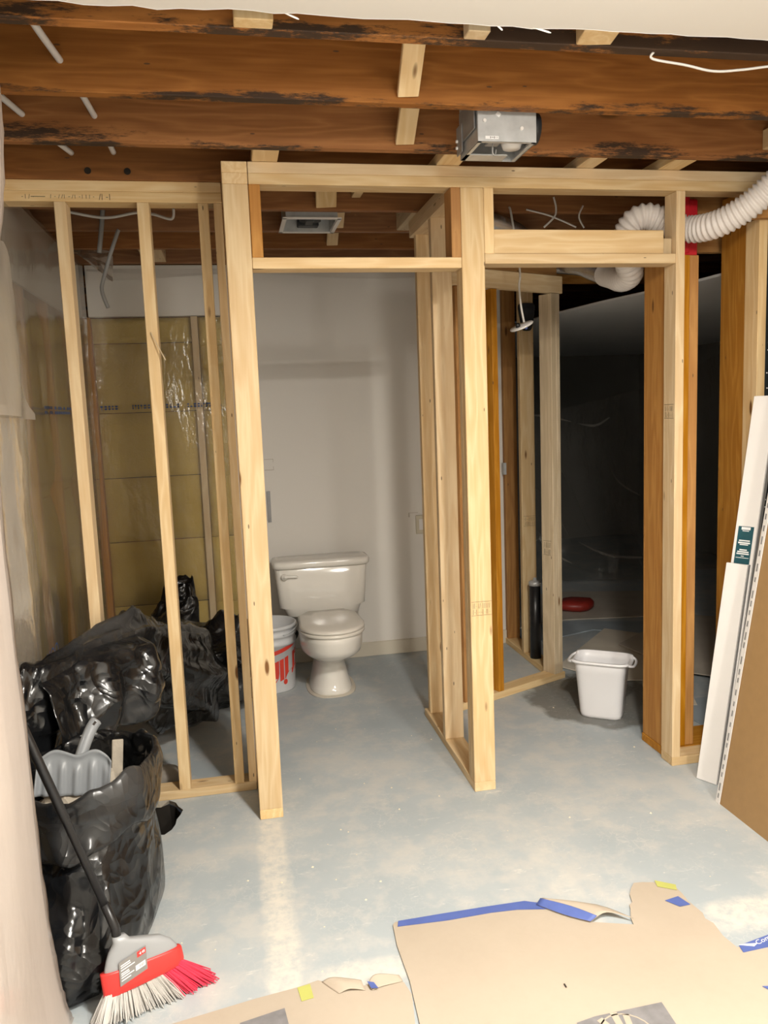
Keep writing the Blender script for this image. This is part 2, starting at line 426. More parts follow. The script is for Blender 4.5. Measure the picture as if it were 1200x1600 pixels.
def build_ceiling():
    e = empty('ceiling', (1, 3, ZC), 'open ceiling of old brown joists with a torn white drywall edge', 'ceiling', kind='structure')
    for k in range(0, 16):
        yb = 2.0126+k*.4064
        mat = 'wood_joist_mold' if k in (0, 2) else ('wood_joist_mold_less' if k == 1 else 'wood_joist')
        lum('joist', -1.2, 4.8, yb-.038, yb, ZC, 2.675, mat, e)
    MB().box((1.8, 4.9, 2.69), (6.0, 7.7, .03)).build('subfloor', 'subfloor', e)
    # drywall over the camera with torn edge
    rng = random.Random(5); b = MB(); n = 120; front = []
    for i in range(n+1):
        x = -1.2+6.0*i/n; front.append((x, 1.868+.012*fbm(x*3, 0, 1)+.008*fbm(x*14, 3, 1)+rng.uniform(-.004, .004)))
    top = [(x, y-.006, ZC) for x, y in front]; bot = [(x, y, ZC-.0127) for x, y in front]
    b.loft([[(x, -2.6, ZC-.0127) for x, _ in front], bot], False)
    b.loft([top, [(x, -2.6, ZC) for x, _ in front]], False)
    dp = b.build('drywall_panel', 'drywall', e)
    b = MB()
    b.loft([[(p[0], p[1]+.004, p[2]) for p in bot], top], False); b.build('torn_edge', 'plaster_core', dp)
    b = MB()
    for x, l in ((.17, .035), (.74, .06), (.66, .02)):
        b.tube(catmull([(x, 1.868, ZC-.010), (x+l*.4, 1.876, ZC-.012), (x+l, 1.882, ZC-.017)], 4), [.0022]*8+[.001], 5)
    b.build('paper_shred', 'plaster_core', dp)
    # cleats and blocks on the first joist, bridging between the next ones
    lum('block', .063, .152, 1.93, 1.974, ZC, 2.66, 'wood_new', e)
    lum('block', .613, .668, 1.93, 1.974, ZC, 2.66, 'wood_new', e)
    lum('block', .90, .99, 1.885, 1.974, ZC+.002, 2.66, 'wood_new', e, Matrix.Rotation(R(-8), 4, 'Z'), (.95, 1.93, 2.5))
    plank('bridging', (.535, 2.02, 2.655), (.565, 2.375, 2.462), (1, 0, 0), .062, .022, 'wood_new', e)
    plank('bridging', (.62, 2.425, 2.655), (.645, 2.782, 2.462), (1, 0, 0), .064, .022, 'wood_new', e)
    for x, w_ in ((.13, .09), (.80, .089), (1.35, .07), (1.69, .09)):
        lum('block', x, x+w_, 2.83, 3.19, ZC+.001, ZC+.04, 'wood_new', e)
    lum('block', -.86, -.745, 2.83, 3.19, ZC+.001, ZC+.092, 'wood_new', e)
    lum('block', .585, .625, 3.24, 3.59, ZC+.05, ZC+.14, 'wood_new', e)
    plank('bridging', (.44, 3.24, 2.655), (.47, 3.59, 2.46), (1, 0, 0), .089, .038, 'wood_new', e)
    plank('bridging', (.56, 3.65, 2.655), (.575, 4.0, 2.46), (1, 0, 0), .06, .022, 'wood_new', e)
    plank('bridging', (.585, 4.05, 2.655), (.60, 4.40, 2.46), (1, 0, 0), .06, .022, 'wood_new', e)
    lum('block', .87, .96, 3.64, 3.99, ZC+.001, ZC+.089, 'wood_new_pale', e)
    lum('block', -.42, -.30, 4.46, 4.80, ZC+.001, ZC+.08, 'wood_new', e)
    lum('block', 2.02, 2.08, 2.425, 2.785, ZC+.03, ZC+.1, 'wood_new', e)
    # dark discs painting the shade of drilled holes, joist over the left partition
    b = MB()
    for x in (-.457, -.317):
        b.lathe([(.0001, 0), (.012, 0), (.0125, .001), (.0001, .0012)], seg=14)
        k = len(b.v)-14*4
        for q in range(k, len(b.v)):
            X, Y, Z = b.v[q]; b.v[q] = (x+X, 3.1928-Z, 2.47+Y)
    b.build('hole_shade_disc', 'dirt_and_hole_dark', e)
    # dropped drywall ceiling of the dark room
    b = MB(); pts = [(2.28, 2.98), (2.21, 3.297), (2.198, 3.468), (2.124, 3.816), (2.05, 4.2), (1.989, 4.616), (1.93, 5.2), (1.86, 6.0), (1.82, 8.6)]
    pts = [tuple(p[:2]) for p in catmull([(x+.01*fbm(x*9, y*9, 2), y, 0) for x, y in pts], 5)]
    b.loft([[(x, y, 2.1) for x, y in pts], [(4.8, y, 2.1) for x, y in pts]], False)
    b.loft([[(x, y, 2.1) for x, y in pts], [(x+.004, y, 2.1127) for x, y in pts]], False)
    b.loft([[(x+.004, y, 2.1127) for x, y in pts], [(4.8, y, 2.1127) for x, y in pts]], False)
    b.build('dropped_drywall', 'drywall_grey', e)
build_ceiling()

def build_shell():
    def wall(name, lab, x0, x1, y0, y1, z0, z1, mat):
        o = MB().box(((x0+x1)/2, (y0+y1)/2, (z0+z1)/2), (x1-x0, y1-y0, z1-z0)).build(name, mat); tag(o, lab, 'wall', kind='structure'); return o
    wall('wall_rear', 'white drywall wall behind the camera', -1.2, 4.8, -2.7, -2.6, -.02, 2.675, 'drywall')
    wall('wall_right', 'white drywall wall behind the leaning boards', 2.20, 2.26, -2.6, 2.90, 0, ZC-.014, 'drywall')
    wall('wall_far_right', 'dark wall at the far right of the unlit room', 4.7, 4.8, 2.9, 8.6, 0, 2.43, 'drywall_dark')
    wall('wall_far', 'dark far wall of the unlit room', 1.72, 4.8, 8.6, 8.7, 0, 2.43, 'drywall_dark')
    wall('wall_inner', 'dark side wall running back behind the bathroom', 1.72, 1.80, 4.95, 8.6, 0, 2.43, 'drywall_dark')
    # near left wall, wrapped in film
    wall('wall_near_left', 'wall end wrapped in milky plastic film at the left edge', -.66, -.56, -2.6, 1.93, 0, ZC-.014, 'drywall')
build_shell()

# --- back wall: drywall in the bathroom, insulation in the left bay
def build_back():
    e = empty('wall_back', (.2, 4.9, 0), 'back wall, white drywall beside a bay of yellow insulation', 'wall', kind='structure')
    dw = MB().box((.89, 4.90, 1.21), (1.74, .04, 2.42)).build('drywall_panel', 'drywall', e)
    MB().box((-.36, 4.90, 2.296), (.80, .035, .288)).build('drywall_strip', 'drywall', e)
    b = MB(); b.loft([[(x, 4.878+.004, 2.42), (x, 4.874, 2.40+.012*math.sin(x*5)), (x, 4.868, 2.372+.018*math.sin(x*4+1))] for x in [i*.05-.75 for i in range(42)]], False)
    b.build('torn_paper', 'drywall', e)
    MB().box((0, 4.955, 1.2), (3.6, .03, 2.6)).build('sheathing', 'wood_joist', e)
    lum('stud', -.79, -.752, 4.865, 4.94, .038, 2.148, 'wood_old', e)
    lum('stud', -.19, -.152, 4.865, 4.94, .038, 2.148, 'wood_new', e)
    lum('stud', .0, .02, 4.86, 4.94, .038, 2.148, 'wood_old', e)
    lum('bottom_plate', -.79, .02, 4.85, 4.94, 0, .038, 'wood_new', e)
    def batt(x0, x1, z0, z1, k):
        def fn(u, v):
            x = x0+(x1-x0)*u; z = z0+(z1-z0)*v
            edge = min(1, min(u, 1-u, v, 1-v)*9)
            return (x, 4.915-.035*math.sqrt(max(0, edge))-.012*fbm(x*5+k, z*5, 1), z)
        s = sheet(fn, 10, 8); k0 = len(s.v)
        return s.build('insulation_batt', 'insulation', e, True)
    zs = [.04, .44, .832, 1.217, 1.60, 2.002, 2.148]
    for i in range(6):
        batt(-.75, -.192, zs[i]+.002, zs[i+1]-.002, i)
        batt(-.15, .0, zs[i]+.002-.03*(i % 2) if i else .04, zs[i+1]-.002, i+9)
    bb = MB().box((.89, 4.872, .045), (1.74, .016, .09)).build('baseboard_back', 'baseboard_cream', None, bevel=.003)
    tag(bb, 'low cream baseboard along the bathroom back wall', 'baseboard', kind='structure')
    b = MB().box((1.16, 4.874, .83), (.075, .012, .12)); op = b.build('outlet_plate', 'outlet_cream', e, bevel=.003)
    MB().box((1.16, 4.867, .83), (.034, .003, .068)).build('outlet_face', 'white_paint', op)
    b = MB()
    for x0, z0, x1, z1 in ((.19, 1.288, .246, 1.291), (.19, 1.222, .246, 1.226), (.243, 1.222, .2455, 1.245), (.243, 1.27, .2455, 1.29), (1.078, .905, 1.14, .908), (1.078, .88, 1.085, .908)):
        b.box(((x0+x1)/2, 4.8792, (z0+z1)/2), (x1-x0, .0016, z1-z0))
    b.build('patch_mark', 'cardboard_dark', e)
    MB().box((.205, 4.872, 1.0), (.02, .014, .19)).build('edge_strip', 'galvanised_dull', e)
    # vapour barrier film in front of the batts
    def fn(u, v):
        x = -.775+.80*u; z = .03+2.12*v
        return (x, 4.845+.010*fbm(x*4, z*2, 5)+.006*math.sin(9*x+5*z), z)
    f = sheet(fn, 24, 40).build('vapour_film', 'film_clear', e, True)
    b = MB(); rg = random.Random(2)
    for xx, w_ in ((-.73, .10), (-.55, .26), (-.24, .14), (-.13, .07)):
        u = xx
        while u < xx+w_:
            ww = rg.uniform(.008, .02)
            for q in range(2):
                if rg.random() < .8: b.box((u+ww/2, 4.829, 1.625+q*.014), (ww*.8, .001, .008))
            if rg.random() < .7: b.box((u+ww/2, 4.829, 1.632), (.003, .001, .026))
            u += ww+.004
    b.build('film_print', 'ink_blue', f)
build_back()

def build_left():
    e = empty('wall_left', (-.85, 3.6, 0), 'left outside wall of insulation behind clear vapour film', 'wall', kind='structure')
    MB().box((-.93, 3.4, 1.2), (.02, 3.0, 2.5)).build('sheathing', 'subfloor', e)
    for y in (2.3, 2.7, 3.14, 3.50, 3.95, 4.40):
        lum('stud', -.885, -.796, y, y+.038, .038, 2.43, 'wood_old' if y > 3.2 else 'wood_new', e)
    lum('bottom_plate', -.885, -.796, 1.95, 4.85, 0, .038, 'wood_new', e)
    ys = [1.98, 2.3, 2.7, 3.14, 3.50, 3.95, 4.40, 4.84]
    for i in range(len(ys)-1):
        a, c = ys[i]+.04, ys[i+1]-.002
        for z0, z1 in ((.04, 1.22), (1.224, 2.10)):
            def fn(u, v):
                y = a+(c-a)*u; z = z0+(z1-z0)*v; ed = min(1, min(u, 1-u, v, 1-v)*9)
                return (-.845+.035*math.sqrt(max(0, ed))+.012*fbm(y*5, z*5, i), y, z)
            sheet(fn, 8, 12).build('insulation_batt', 'insulation', e, True)
    # drywall strip left at the top
    b = MB(); b.box((-.79, 4.05, 2.27), (.0127, 1.55, .33)).build('drywall_strip', 'drywall', e)
    def fn(u, v):
        y = 2.05+2.78*u; z = .03+2.40*v
        fold = .008*math.sin(11*y+1.2*z+2*fbm(y*2, z*.5, 4))*(1-v*.6)
        return (-.762+fold+.012*fbm(y*3, z*1.5, 2), y, z)
    f = sheet(fn, 60, 40).build('vapour_film', 'film_haze', e, True)
    b = MB(); rg = random.Random(4); u = 3.45
    while u < 4.2:
        ww = rg.uniform(.015, .035)
        for q in range(2):
            if rg.random() < .8: b.box((-.735, u+ww/2, 1.60+q*.02), (.001, ww*.8, .012))
        u += ww+.008
    b.build('film_print', 'ink_blue', f)
    vs, fs = text_verts('OXOO', .085)
    b = MB().add([(-.732, 3.03+v[0]*1.0, .63+v[1]) for v in vs], fs); b.build('film_print', 'ink_blue', f)
build_left()

# --- left partition
def build_partition_left():
    e = empty('wall_partition_left', (-.38, 3.25, 0), 'left partition of bare pale studs in front of the insulation', 'wall', kind='structure')
    y0, y1 = 3.205, 3.294
    lum('bottom_plate', -.79, .02, y0, y1, 0, .038, 'wood_new', e)
    tp = lum('top_plate', -.79, .02, y0, y1, ZT, ZT+.038, 'wood_new', e)
    lum('top_plate', -.79, .02, y0, y1, ZT+.038, ZC, 'wood_new', e)
    for x0, x1 in ((-.588, -.546), (-.294, -.250), (-.070, -.031), (-.012, .020)):
        lum('stud', x0, x1, y0, y1, .038, ZT, 'wood_new', e)
    b = MB(); random.seed(11)
    scribble(b, -.70, 2.372, .05, .016, 4, lambda u, v: (u, 3.2040, v)); scribble(b, -.60, 2.374, .16, .014, 13, lambda u, v: (u, 3.2040, v)); scribble(b, -.43, 2.370, .05, .022, 4, lambda u, v: (u, 3.2040, v), .002)
    b.add([(-.665, 3.204, 2.379), (-.615, 3.204, 2.379), (-.615, 3.204, 2.381), (-.665, 3.204, 2.381)], [(0, 1, 2, 3)])
    b.build('pencil_writing', 'ink', tp)
    plank('splinter', (-.277, 3.2, 1.885), (-.225, 3.165, 1.775), (1, 0, 0), .004, .003, 'wood_new_pale', e)
    # short return carrying the front post
    r = empty('wall_return', (.067, 3.0, 0), 'wide pale end post of the short return beside the toilet doorway', 'wall', kind='structure')
    lum('stud', .023, .112, 2.945, 2.983, .038, ZT, 'wood_new', r)
    lum('stud', .023, .112, 3.256, 3.294, .038, ZT, 'wood_new', r)
    lum('bottom_plate', .023, .112, 2.945, 3.294, 0, .038, 'wood_new', r)
    lum('top_plate', .023, .112, 2.945, 3.294, ZT, ZT+.038, 'wood_new', r)
    lum('top_plate', .023, .112, 2.945, 3.294, ZT+.038, ZC, 'wood_new', r)
build_partition_left()

def stamp(parent, fn, w_, h):
    """boxed mill stamp: frame and illegible strokes"""
    b = MB()
    for q in ([(0, 0), (w_, 0), (w_, .0012), (0, .0012)], [(0, h), (w_, h), (w_, h+.0012), (0, h+.0012)]):
        b.add([fn(*p) for p in q], [(0, 1, 2, 3)])
    scribble(b, .004, .004, w_-.008, h*.38, max(4, int(w_/.007)), fn, .0013); scribble(b, .004, h*.52, w_-.008, h*.38, max(4, int(w_/.007)), fn, .0013)
    b.build('mill_stamp', 'ink', parent)

# --- front wall: headers of both doorways, right jamb
def build_front():
    e = empty('wall_front', (.95, 2.99, 0), 'front partition with two doorway headers and its right jamb', 'wall', kind='structure')
    y0, y1 = 2.945, 3.034
    lum('top_plate', .114, 2.30, y0, y1, ZT, ZT+.038, 'wood_new', e)
    lum('top_plate', .114, 2.30, y0, y1, ZT+.038, ZC, 'wood_new', e)
    lum('header', .113, .888, y0, y1, 2.074, 2.113, 'wood_new', e)
    lum('cripple', .114, .154, y0, y1, 2.113, ZT, 'wood_old', e)
    lum('cripple', .851, .888, y0, y1, 2.113, ZT, 'wood_old', e)
    lum('cripple', .979, 1.017, y0, y1, 2.126, ZT, 'wood_new', e)
    lum('header', .979, 1.766, y0, y1, 2.089, 2.126, 'wood_new', e)
    lum('header', 1.018, 1.72, y0+.012, y0+.05, 2.127, 2.217, 'wood_new', e)
    lum('cripple', 1.725, 1.765, y0+.03, y1, 2.127, 2.19, 'wood_new_pale', e)
    lum('stud', 1.767, 1.805, y0, y1, .038, ZT, 'wood_new', e)
    s = lum('stud', 2.133, 2.171, y0, y1, .038, ZT-.10, 'wood_new', e)
    lum('bottom_plate', 1.767, 2.172, y0, y1, 0, .038, 'wood_new', e)
    stamp(e, lambda u, v: (1.7662, 2.955+u, 1.48+v), .07, .055)
    plank('brace', (2.05, 2.925, 2.285), (2.42, 2.925, 2.30), (0, 0, 1), .066, .036, 'wood_old', e)
    # older orange framing behind
    o = empty('wall_front_old', (1.86, 3.13, 0), 'old orange posts and beam behind the right jamb', 'wall', kind='structure')
    lum('post', 1.785, 1.823, 3.04, 3.225, .038, 2.135, 'wood_old', o)
    lum('post', 1.825, 1.886, 3.04, 3.129, .038, 2.139, 'wood_old', o)
    lum('post', 1.888, 1.930, 3.046, 3.135, .038, 2.139, 'wood_old', o)
    lum('bottom_plate', 1.782, 2.30, 3.036, 3.228, 0, .037, 'wood_old', o)
    lum('post', 2.140, 2.178, 3.04, 3.21, .038, 2.40, 'wood_old', o)
    lum('beam', 2.03, 2.60, 3.245, 3.283, 2.19, 2.43, 'wood_old', o)
    rs = MB().box((1.975, 3.20, 2.278), (.062, .05, .235)).box((1.952, 3.18, 2.30), (.03, .02, .26)).build('red_wrap', 'red_sheet', o, bevel=.006)
    rs['label'] = 'red plastic wrapped top'
build_front()

# --- middle partition
def build_middle():
    e = empty('wall_middle', (.933, 3.3, 0), 'middle partition of studs running back between the two rooms', 'wall', kind='structure')
    x0, x1 = .889, .978
    c = lum('stud', x0, x1, 2.945, 2.983, .038, ZT, 'wood_new', e)
    lum('stud', x0, x1, 2.984, 3.022, .038, ZT, 'wood_new', e)
    lum('stud', x0, x1, 3.395, 3.433, .038, ZT, 'wood_new', e)
    lum('stud', x0+.012, x1, 3.72, 3.758, .038, ZT, 'wood_new', e)
    lum('stud', x0+.05, x1, 3.76, 3.798, .038, ZT, 'wood_old', e)
    lum('bottom_plate', x0, x1, 2.945, 3.80, 0, .038, 'wood_new', e)
    lum('top_plate', x0, x1, 3.035, 3.80, ZT, ZT+.038, 'wood_new', e)
    lum('top_plate', x0, x1, 3.035, 3.80, ZT+.038, ZC, 'wood_new', e)
    stamp(e, lambda u, v: (.893+u, 2.9443, .735+v), .082, .055)
    # angled partition
    d = Vector((.911, .412, 0)); n = Vector((-.412, .911, 0)); P0 = Vector((1.293, 3.892, 0))
    a = empty('wall_angled', (1.35, 3.95, 0), 'short angled partition behind the right doorway', 'wall', kind='structure')
    def ab(name, s0, s1, n0, n1, z0, z1, mat):
        c_ = P0+d*((s0+s1)/2)+n*((n0+n1)/2)
        if z1-z0 > s1-s0: plank(name, c_+Vector((0, 0, z0)), c_+Vector((0, 0, z1)), n, n1-n0, s1-s0, mat, a)
        else: plank(name, P0+d*s0+n*((n0+n1)/2)+Vector((0, 0, (z0+z1)/2)), P0+d*s1+n*((n0+n1)/2)+Vector((0, 0, (z0+z1)/2)), (0, 0, 1) if z1-z0 > n1-n0 else n, max(z1-z0, n1-n0), min(z1-z0, n1-n0), mat, a)
    ab('bottom_plate', -.33, .555, 0, .089, 0, .038, 'wood_new')
    ab('stud', .040, .078, .002, .091, .038, 2.145, 'wood_old')
    ab('stud', -.20, -.162, .0, .089, .038, 2.145, 'wood_old')
    ab('stud', .468, .506, 0, .089, .038, 2.145, 'wood_new_pale')
    ab('stud', .507, .535, 0, .086, .038, 2.145, 'wood_new_pale')
    ab('header', -.33, .56, 0, .038, 2.147, 2.237, 'wood_new')
    ab('header', -.33, .56, .04, .089, 2.20, 2.29, 'wood_old')
    # plate and studs running back to the wall
    b = empty('wall_shower_side', (1.75, 4.5, 0), 'dim side framing running back from the angled partition', 'wall', kind='structure')
    lum('bottom_plate', 1.705, 1.794, 4.22, 4.93, 0, .038, 'wood_new', b)
    f = lum('stud', 1.700, 1.789, 4.515, 4.553, .038, 2.40, 'wood_new', b)
    g = lum('stud', 1.712, 1.796, 4.838, 4.876, .038, 2.40, 'wood_old', b)
    lum('stud', 1.50, 1.588, 4.835, 4.873, .0, 2.40, 'wood_old', b)
    MB().box((1.708, 4.838, 1.16), (.016, .034, .075)).build('nail_plate', 'galvanised', b)
    stamp(b, lambda u, v: (1.71+u, 4.514, .83+v), .075, .06)
    plank('brace', (1.64, 4.30, 2.30), (2.75, 4.75, 2.36), (0, 0, 1), .14, .038, 'wood_old', b)
    stamp(a, lambda u, v: tuple(P0+d*.467+n*(.075-u)+Vector((0, 0, .72+v))), .06, .08)
build_middle()

# ------------------------------------------------------------------ toilet
def build_toilet():
    cx = .478
    e = empty('toilet', (cx, 4.40, 0), 'off-white two-piece toilet with closed lid', 'toilet')
    def oval(hw, yf, yb, z, seg=44, n=2.3):
        cy = (yf+yb)/2; hy = (yb-yf)/2; return rrect(cx, cy, hw, hy, z, n, seg)
    b = MB()
    prof = [(.118, 4.215, 4.60, .0), (.120, 4.21, 4.60, .012), (.113, 4.222, 4.60, .03), (.100, 4.24, 4.59, .08), (.090, 4.25, 4.58, .13), (.083, 4.245, 4.58, .165), (.090, 4.22, 4.58, .19),
            (.120, 4.15, 4.58, .215), (.152, 4.08, 4.58, .245), (.166, 4.03, 4.58, .27), (.172, 4.01, 4.58, .30), (.174, 4.0, 4.58, .35), (.173, 3.998, 4.58, .372), (.168, 4.006, 4.57, .38)]
    b.loft([oval(*p, n=2.2 if p[3] > .2 else 2.6) for p in prof])
    b.build('bowl', 'porcelain', e, True)
    MB().loft([rrect(cx, 4.60, .10, .09, .20, 4), rrect(cx, 4.60, .13, .10, .30, 4), rrect(cx, 4.60, .15, .10, .362, 4)]).build('bowl_shelf', 'porcelain', e, True)
    def dee(hw, yf, yb, z, seg=40):
        r = []; cy = yf+hw*1.06
        for j in range(seg+1):
            a = math.pi+math.pi*j/seg; r.append((cx+hw*math.cos(a), cy+hw*1.06*math.sin(a), z))
        r += [(cx+hw*.95, yb-.08, z), (cx+hw*.62, yb, z), (cx-hw*.62, yb, z), (cx-hw*.95, yb-.08, z)]
        return r
    s = MB().loft([dee(.170, 4.002, 4.47, .382), dee(.176, 3.995, 4.47, .386), dee(.176, 3.995, 4.47, .398), dee(.172, 4.0, 4.47, .402)]).build('seat', 'porcelain_seat', e, True)
    MB().loft([dee(.172, 3.999, 4.47, .4045), dee(.177, 3.993, 4.475, .408), dee(.176, 3.995, 4.475, .42), dee(.164, 4.012, 4.465, .428), dee(.10, 4.12, 4.40, .431)]).build('lid', 'porcelain_seat', e, True)
    for s_ in (-1, 1): MB().box((cx+s_*.07, 4.49, .40), (.04, .03, .035)).build('hinge', 'porcelain_seat', e, bevel=.006)
    t = MB().loft([rrect(cx, 4.67, .19, .075, .362, 6), rrect(cx, 4.67, .215, .085, .372, 6), rrect(cx, 4.67, .232, .09, .415, 6), rrect(cx, 4.67, .255, .092, .425, 7), rrect(cx, 4.665, .272, .10, .655, 7), rrect(cx, 4.665, .268, .096, .66, 7)]).build('tank', 'porcelain', e, True)
    MB().loft([rrect(cx, 4.662, .278, .108, .661, 7), rrect(cx, 4.662, .287, .115, .668, 7), rrect(cx, 4.662, .289, .117, .690, 7), rrect(cx, 4.662, .284, .112, .703, 7), rrect(cx, 4.662, .262, .095, .708, 7)]).build('tank_lid', 'porcelain', e, True)
    b = MB().tube(catmull([(cx-.222, 4.556, .618), (cx-.19, 4.55, .619), (cx-.145, 4.549, .616)], 4), [.014, .013, .011, .009, .009, .008, .008, .008, .006], 10)
    b.tube([(cx-.222, 4.56, .618), (cx-.222, 4.55, .618)], .019, 14); b.build('flush_lever', 'porcelain', e, True)
    r0 = [rrect(cx, 4.405, .160, .225, z, 2.8) for z in (0, .004)]
    MB().loft([rrect(cx, 4.405, .140, .222, 0.0005, 2.6), rrect(cx, 4.405, .137, .219, .004, 2.6)]).build('caulk_ring', 'caulk', e, True)
    for s_ in (): MB().lathe([(.0001, .034), (.012, .03), (.015, .015), (.015, 0)][::-1], (cx+s_*.135, 4.40, .005), 14).build('bolt_cap', 'porcelain', e, True)
    b = MB().tube(catmull([(cx-.19, 4.70, .37), (cx-.215, 4.68, .30), (cx-.16, 4.66, .26), (cx-.17, 4.72, .20), (cx-.20, 4.85, .17)], 6), .008, 8)
    b.tube([(cx-.22, 4.72, .22), (cx-.16, 4.70, .245)], .012, 8); b.build('supply_hose', 'black_rubber', e, True)
    MB().tube(catmull([(cx-.19, 4.60, .155), (cx-.23, 4.52, .11), (cx-.27, 4.46, .07)], 5), .011, 8).build('drain_tube', 'pipe_white', e, True)
build_toilet()

def build_bucket():
    cx, cy = .150, 4.47
    e = empty('bucket', (cx, cy, 0), 'open white pail with red lettering beside the toilet', 'bucket')
    prof = [(.130, 0), (.132, .008), (.143, .27), (.150, .272), (.150, .29), (.145, .293), (.146, .318), (.152, .32), (.152, .335), (.147, .338), (.148, .362), (.156, .364), (.156, .378), (.150, .384), (.144, .38), (.128, .012), (.0001, .01)]
    MB().lathe(prof, (cx, cy, 0), 48).build('pail', 'bucket_plastic', e, True)
    def wrap(p):   # flat (u right, v up) onto the pail
        a = -math.pi/2+p[0]/.140+.34; z = p[1]; r = .1325+.0107*z/.27+.0008
        return (cx+r*math.cos(a), cy+r*math.sin(a), z)
    b = MB(); vs, fs = text_verts('BUILD', .125, bold=.0065)
    sh = [(x*1.02-.17, .080+y*1.25+(x-.17)*.33) for x, y, z in vs]; b.add([wrap(p) for p in sh], fs)
    for i in range(24):
        u0, u1 = -.20+i*.016, -.20+(i+1)*.016; g = lambda u: .232+.28*u*.9+.25*max(0, u)*u
        b.add([wrap((u0, g(u0))), wrap((u1, g(u1))), wrap((u1, min(.266, g(u1)+.024))), wrap((u0, min(.266, g(u0)+.024)))], [(0, 1, 2, 3)])
    b.build('lettering', 'red_print', e)
    b = MB(); k = 14; b.add([wrap((.03+.014*math.cos(2*math.pi*i/k), .062+.016*math.sin(2*math.pi*i/k))) for i in range(k)], [tuple(range(k))])
    b.build('round_logo', 'red_print', e)
    pts = [(cx+.158*math.cos(a), cy+.158*math.sin(a), .335-.055*math.sin((a+math.pi/2+math.pi/2)/1.0)*0+(.0 if i in (0, 18) else -.0)+.03*math.sin(math.pi*i/18)) for i, a in enumerate([-math.pi*.35+math.pi*.95*j/18 for j in range(19)])]
    MB().tube(pts, .0045, 8).build('handle', 'bucket_plastic', e, True)
build_bucket()

def build_bin():
    c = Vector((1.752, 3.565)); rot = R(-35.9)
    e = empty('waste_bin', (c.x, c.y, 0), 'small white plastic waste bin standing in the right doorway', 'waste bin')
    rr = lambda hx, hy, z, n=5: rrect(c.x, c.y, hx, hy, z, n, 56, rot)
    def rim(hx, hy, z, n=5):
        out = []
        for j, p in enumerate(rr(hx, hy, z, n)):
            a = 2*math.pi*j/56; dip = -.016*max(0, abs(math.cos(a))-.93)/.07
            out.append((p[0], p[1], p[2]+dip))
        return out
    rings = [rr(.092, .066, 0), rr(.098, .072, .004), rr(.103, .076, .02), rr(.122, .092, .235), rr(.124, .094, .238), rr(.126, .096, .272), rim(.130, .099, .283), rim(.143, .108, .284), rim(.146, .111, .290), rim(.143, .109, .297), rim(.128, .097, .296), rr(.123, .093, .26), rr(.100, .073, .02), rr(.09, .064, .012)]
    MB().loft(rings).build('body', 'white_plastic', e, True)
    for s_ in (-1, 1):
        ctr = Vector((c.x+s_*.150*math.cos(rot), c.y+s_*.150*math.sin(rot), .278)); t = Vector((-math.sin(rot), math.cos(rot), 0)); o_ = Vector((math.cos(rot), math.sin(rot), 0))*s_
        MB().tube(catmull([ctr-t*.075-o_*.012+Vector((0, 0, .008)), ctr-t*.045+o_*.008, ctr+t*.045+o_*.008, ctr+t*.075-o_*.012+Vector((0, 0, .008))], 6), .0065, 8).build('grip', 'white_plastic', e, True)
build_bin()

# ------------------------------------------------------------------ black bag, dustpan, broom
def build_bag():
    cx, cy = -.53, 2.50
    e = empty('garbage_bag', (cx, cy, 0), 'open black garbage bag with rolled rim holding debris and a dustpan', 'garbage bag')
    prof = [(.02, .004), (.7, .003), (.93, .01), (1.02, .05), (1.05, .12), (1.03, .20), (1.0, .28), (.97, .345), (.99, .352), (1.06, .348), (1.10, .362), (1.11, .40), (1.10, .45), (1.07, .49), (1.02, .505), (.97, .497), (.94, .46), (.93, .40), (.92, .34)]
    seg = 120; P2 = catmull([(r, z, 0) for r, z in prof], 4); rings = []
    for i, p in enumerate(P2):
        r, z = p.x, p.y; ring = []
        for j in range(seg):
            a = 2*math.pi*j/seg; ca, sa = math.cos(a), math.sin(a)
            rx = .225 if ca > 0 else .20; ry = (.27+.21*max(0, 1-z/.42)) if sa < 0 else .26
            wq = 1.1*fbm(ca*.9, sa*.9, z*2.2, 2)
            wv = .05*fbm(ca*1.1, sa*1.1, z*2.4, 2)+.022*(1-2*abs(math.sin(a*2.5+z*5+wq*3)))+.012*(1-2*abs(math.sin(a*5-z*9+wq*4)))
            if z > .34: wv = wv*.5+.02*math.sin(a*7+z*14)
            if z < .02: wv *= .3
            k = r+wv*min(1, r*1.2)
            zz = z*(1+.06*ca*.8-.02*sa)+(.018*fbm(ca*2, sa*2, 9)+.008*math.sin(a*5) if z > .33 else 0)
            ring.append((cx+rx*k*ca, cy+ry*k*sa, max(.002, zz)))
        rings.append(ring)
    MB().loft(rings, True, True, False).build('bag', 'black_film', e, True)
    rng = random.Random(8)
    for k in range(16):
        x, y = cx+rng.uniform(-.10, .16), cy+rng.uniform(-.10, .18); s = rng.uniform(.04, .07); z = .36+rng.uniform(0, .05)
        m = Matrix.Rotation(rng.uniform(0, 3), 3, 'Z') @ Matrix.Rotation(rng.uniform(-.6, .6), 3, 'X')
        MB().box((x, y, z), (s*2, s*1.5, s*.9), m).build('debris_chunk', 'rubble', e, bevel=.014)
    MB().lathe([(.0001, .35), (.19, .34), (.2, .30)], (cx, cy, 0), 24).build('debris_fill', 'rubble', e)
    # chunk of broken board sticking up by the dustpan
    plank('debris_chunk', (cx+.095, 2.60, .38), (cx+.105, 2.62, .515), (1, .2, 0), .035, .010, 'rubble', e)
build_bag()

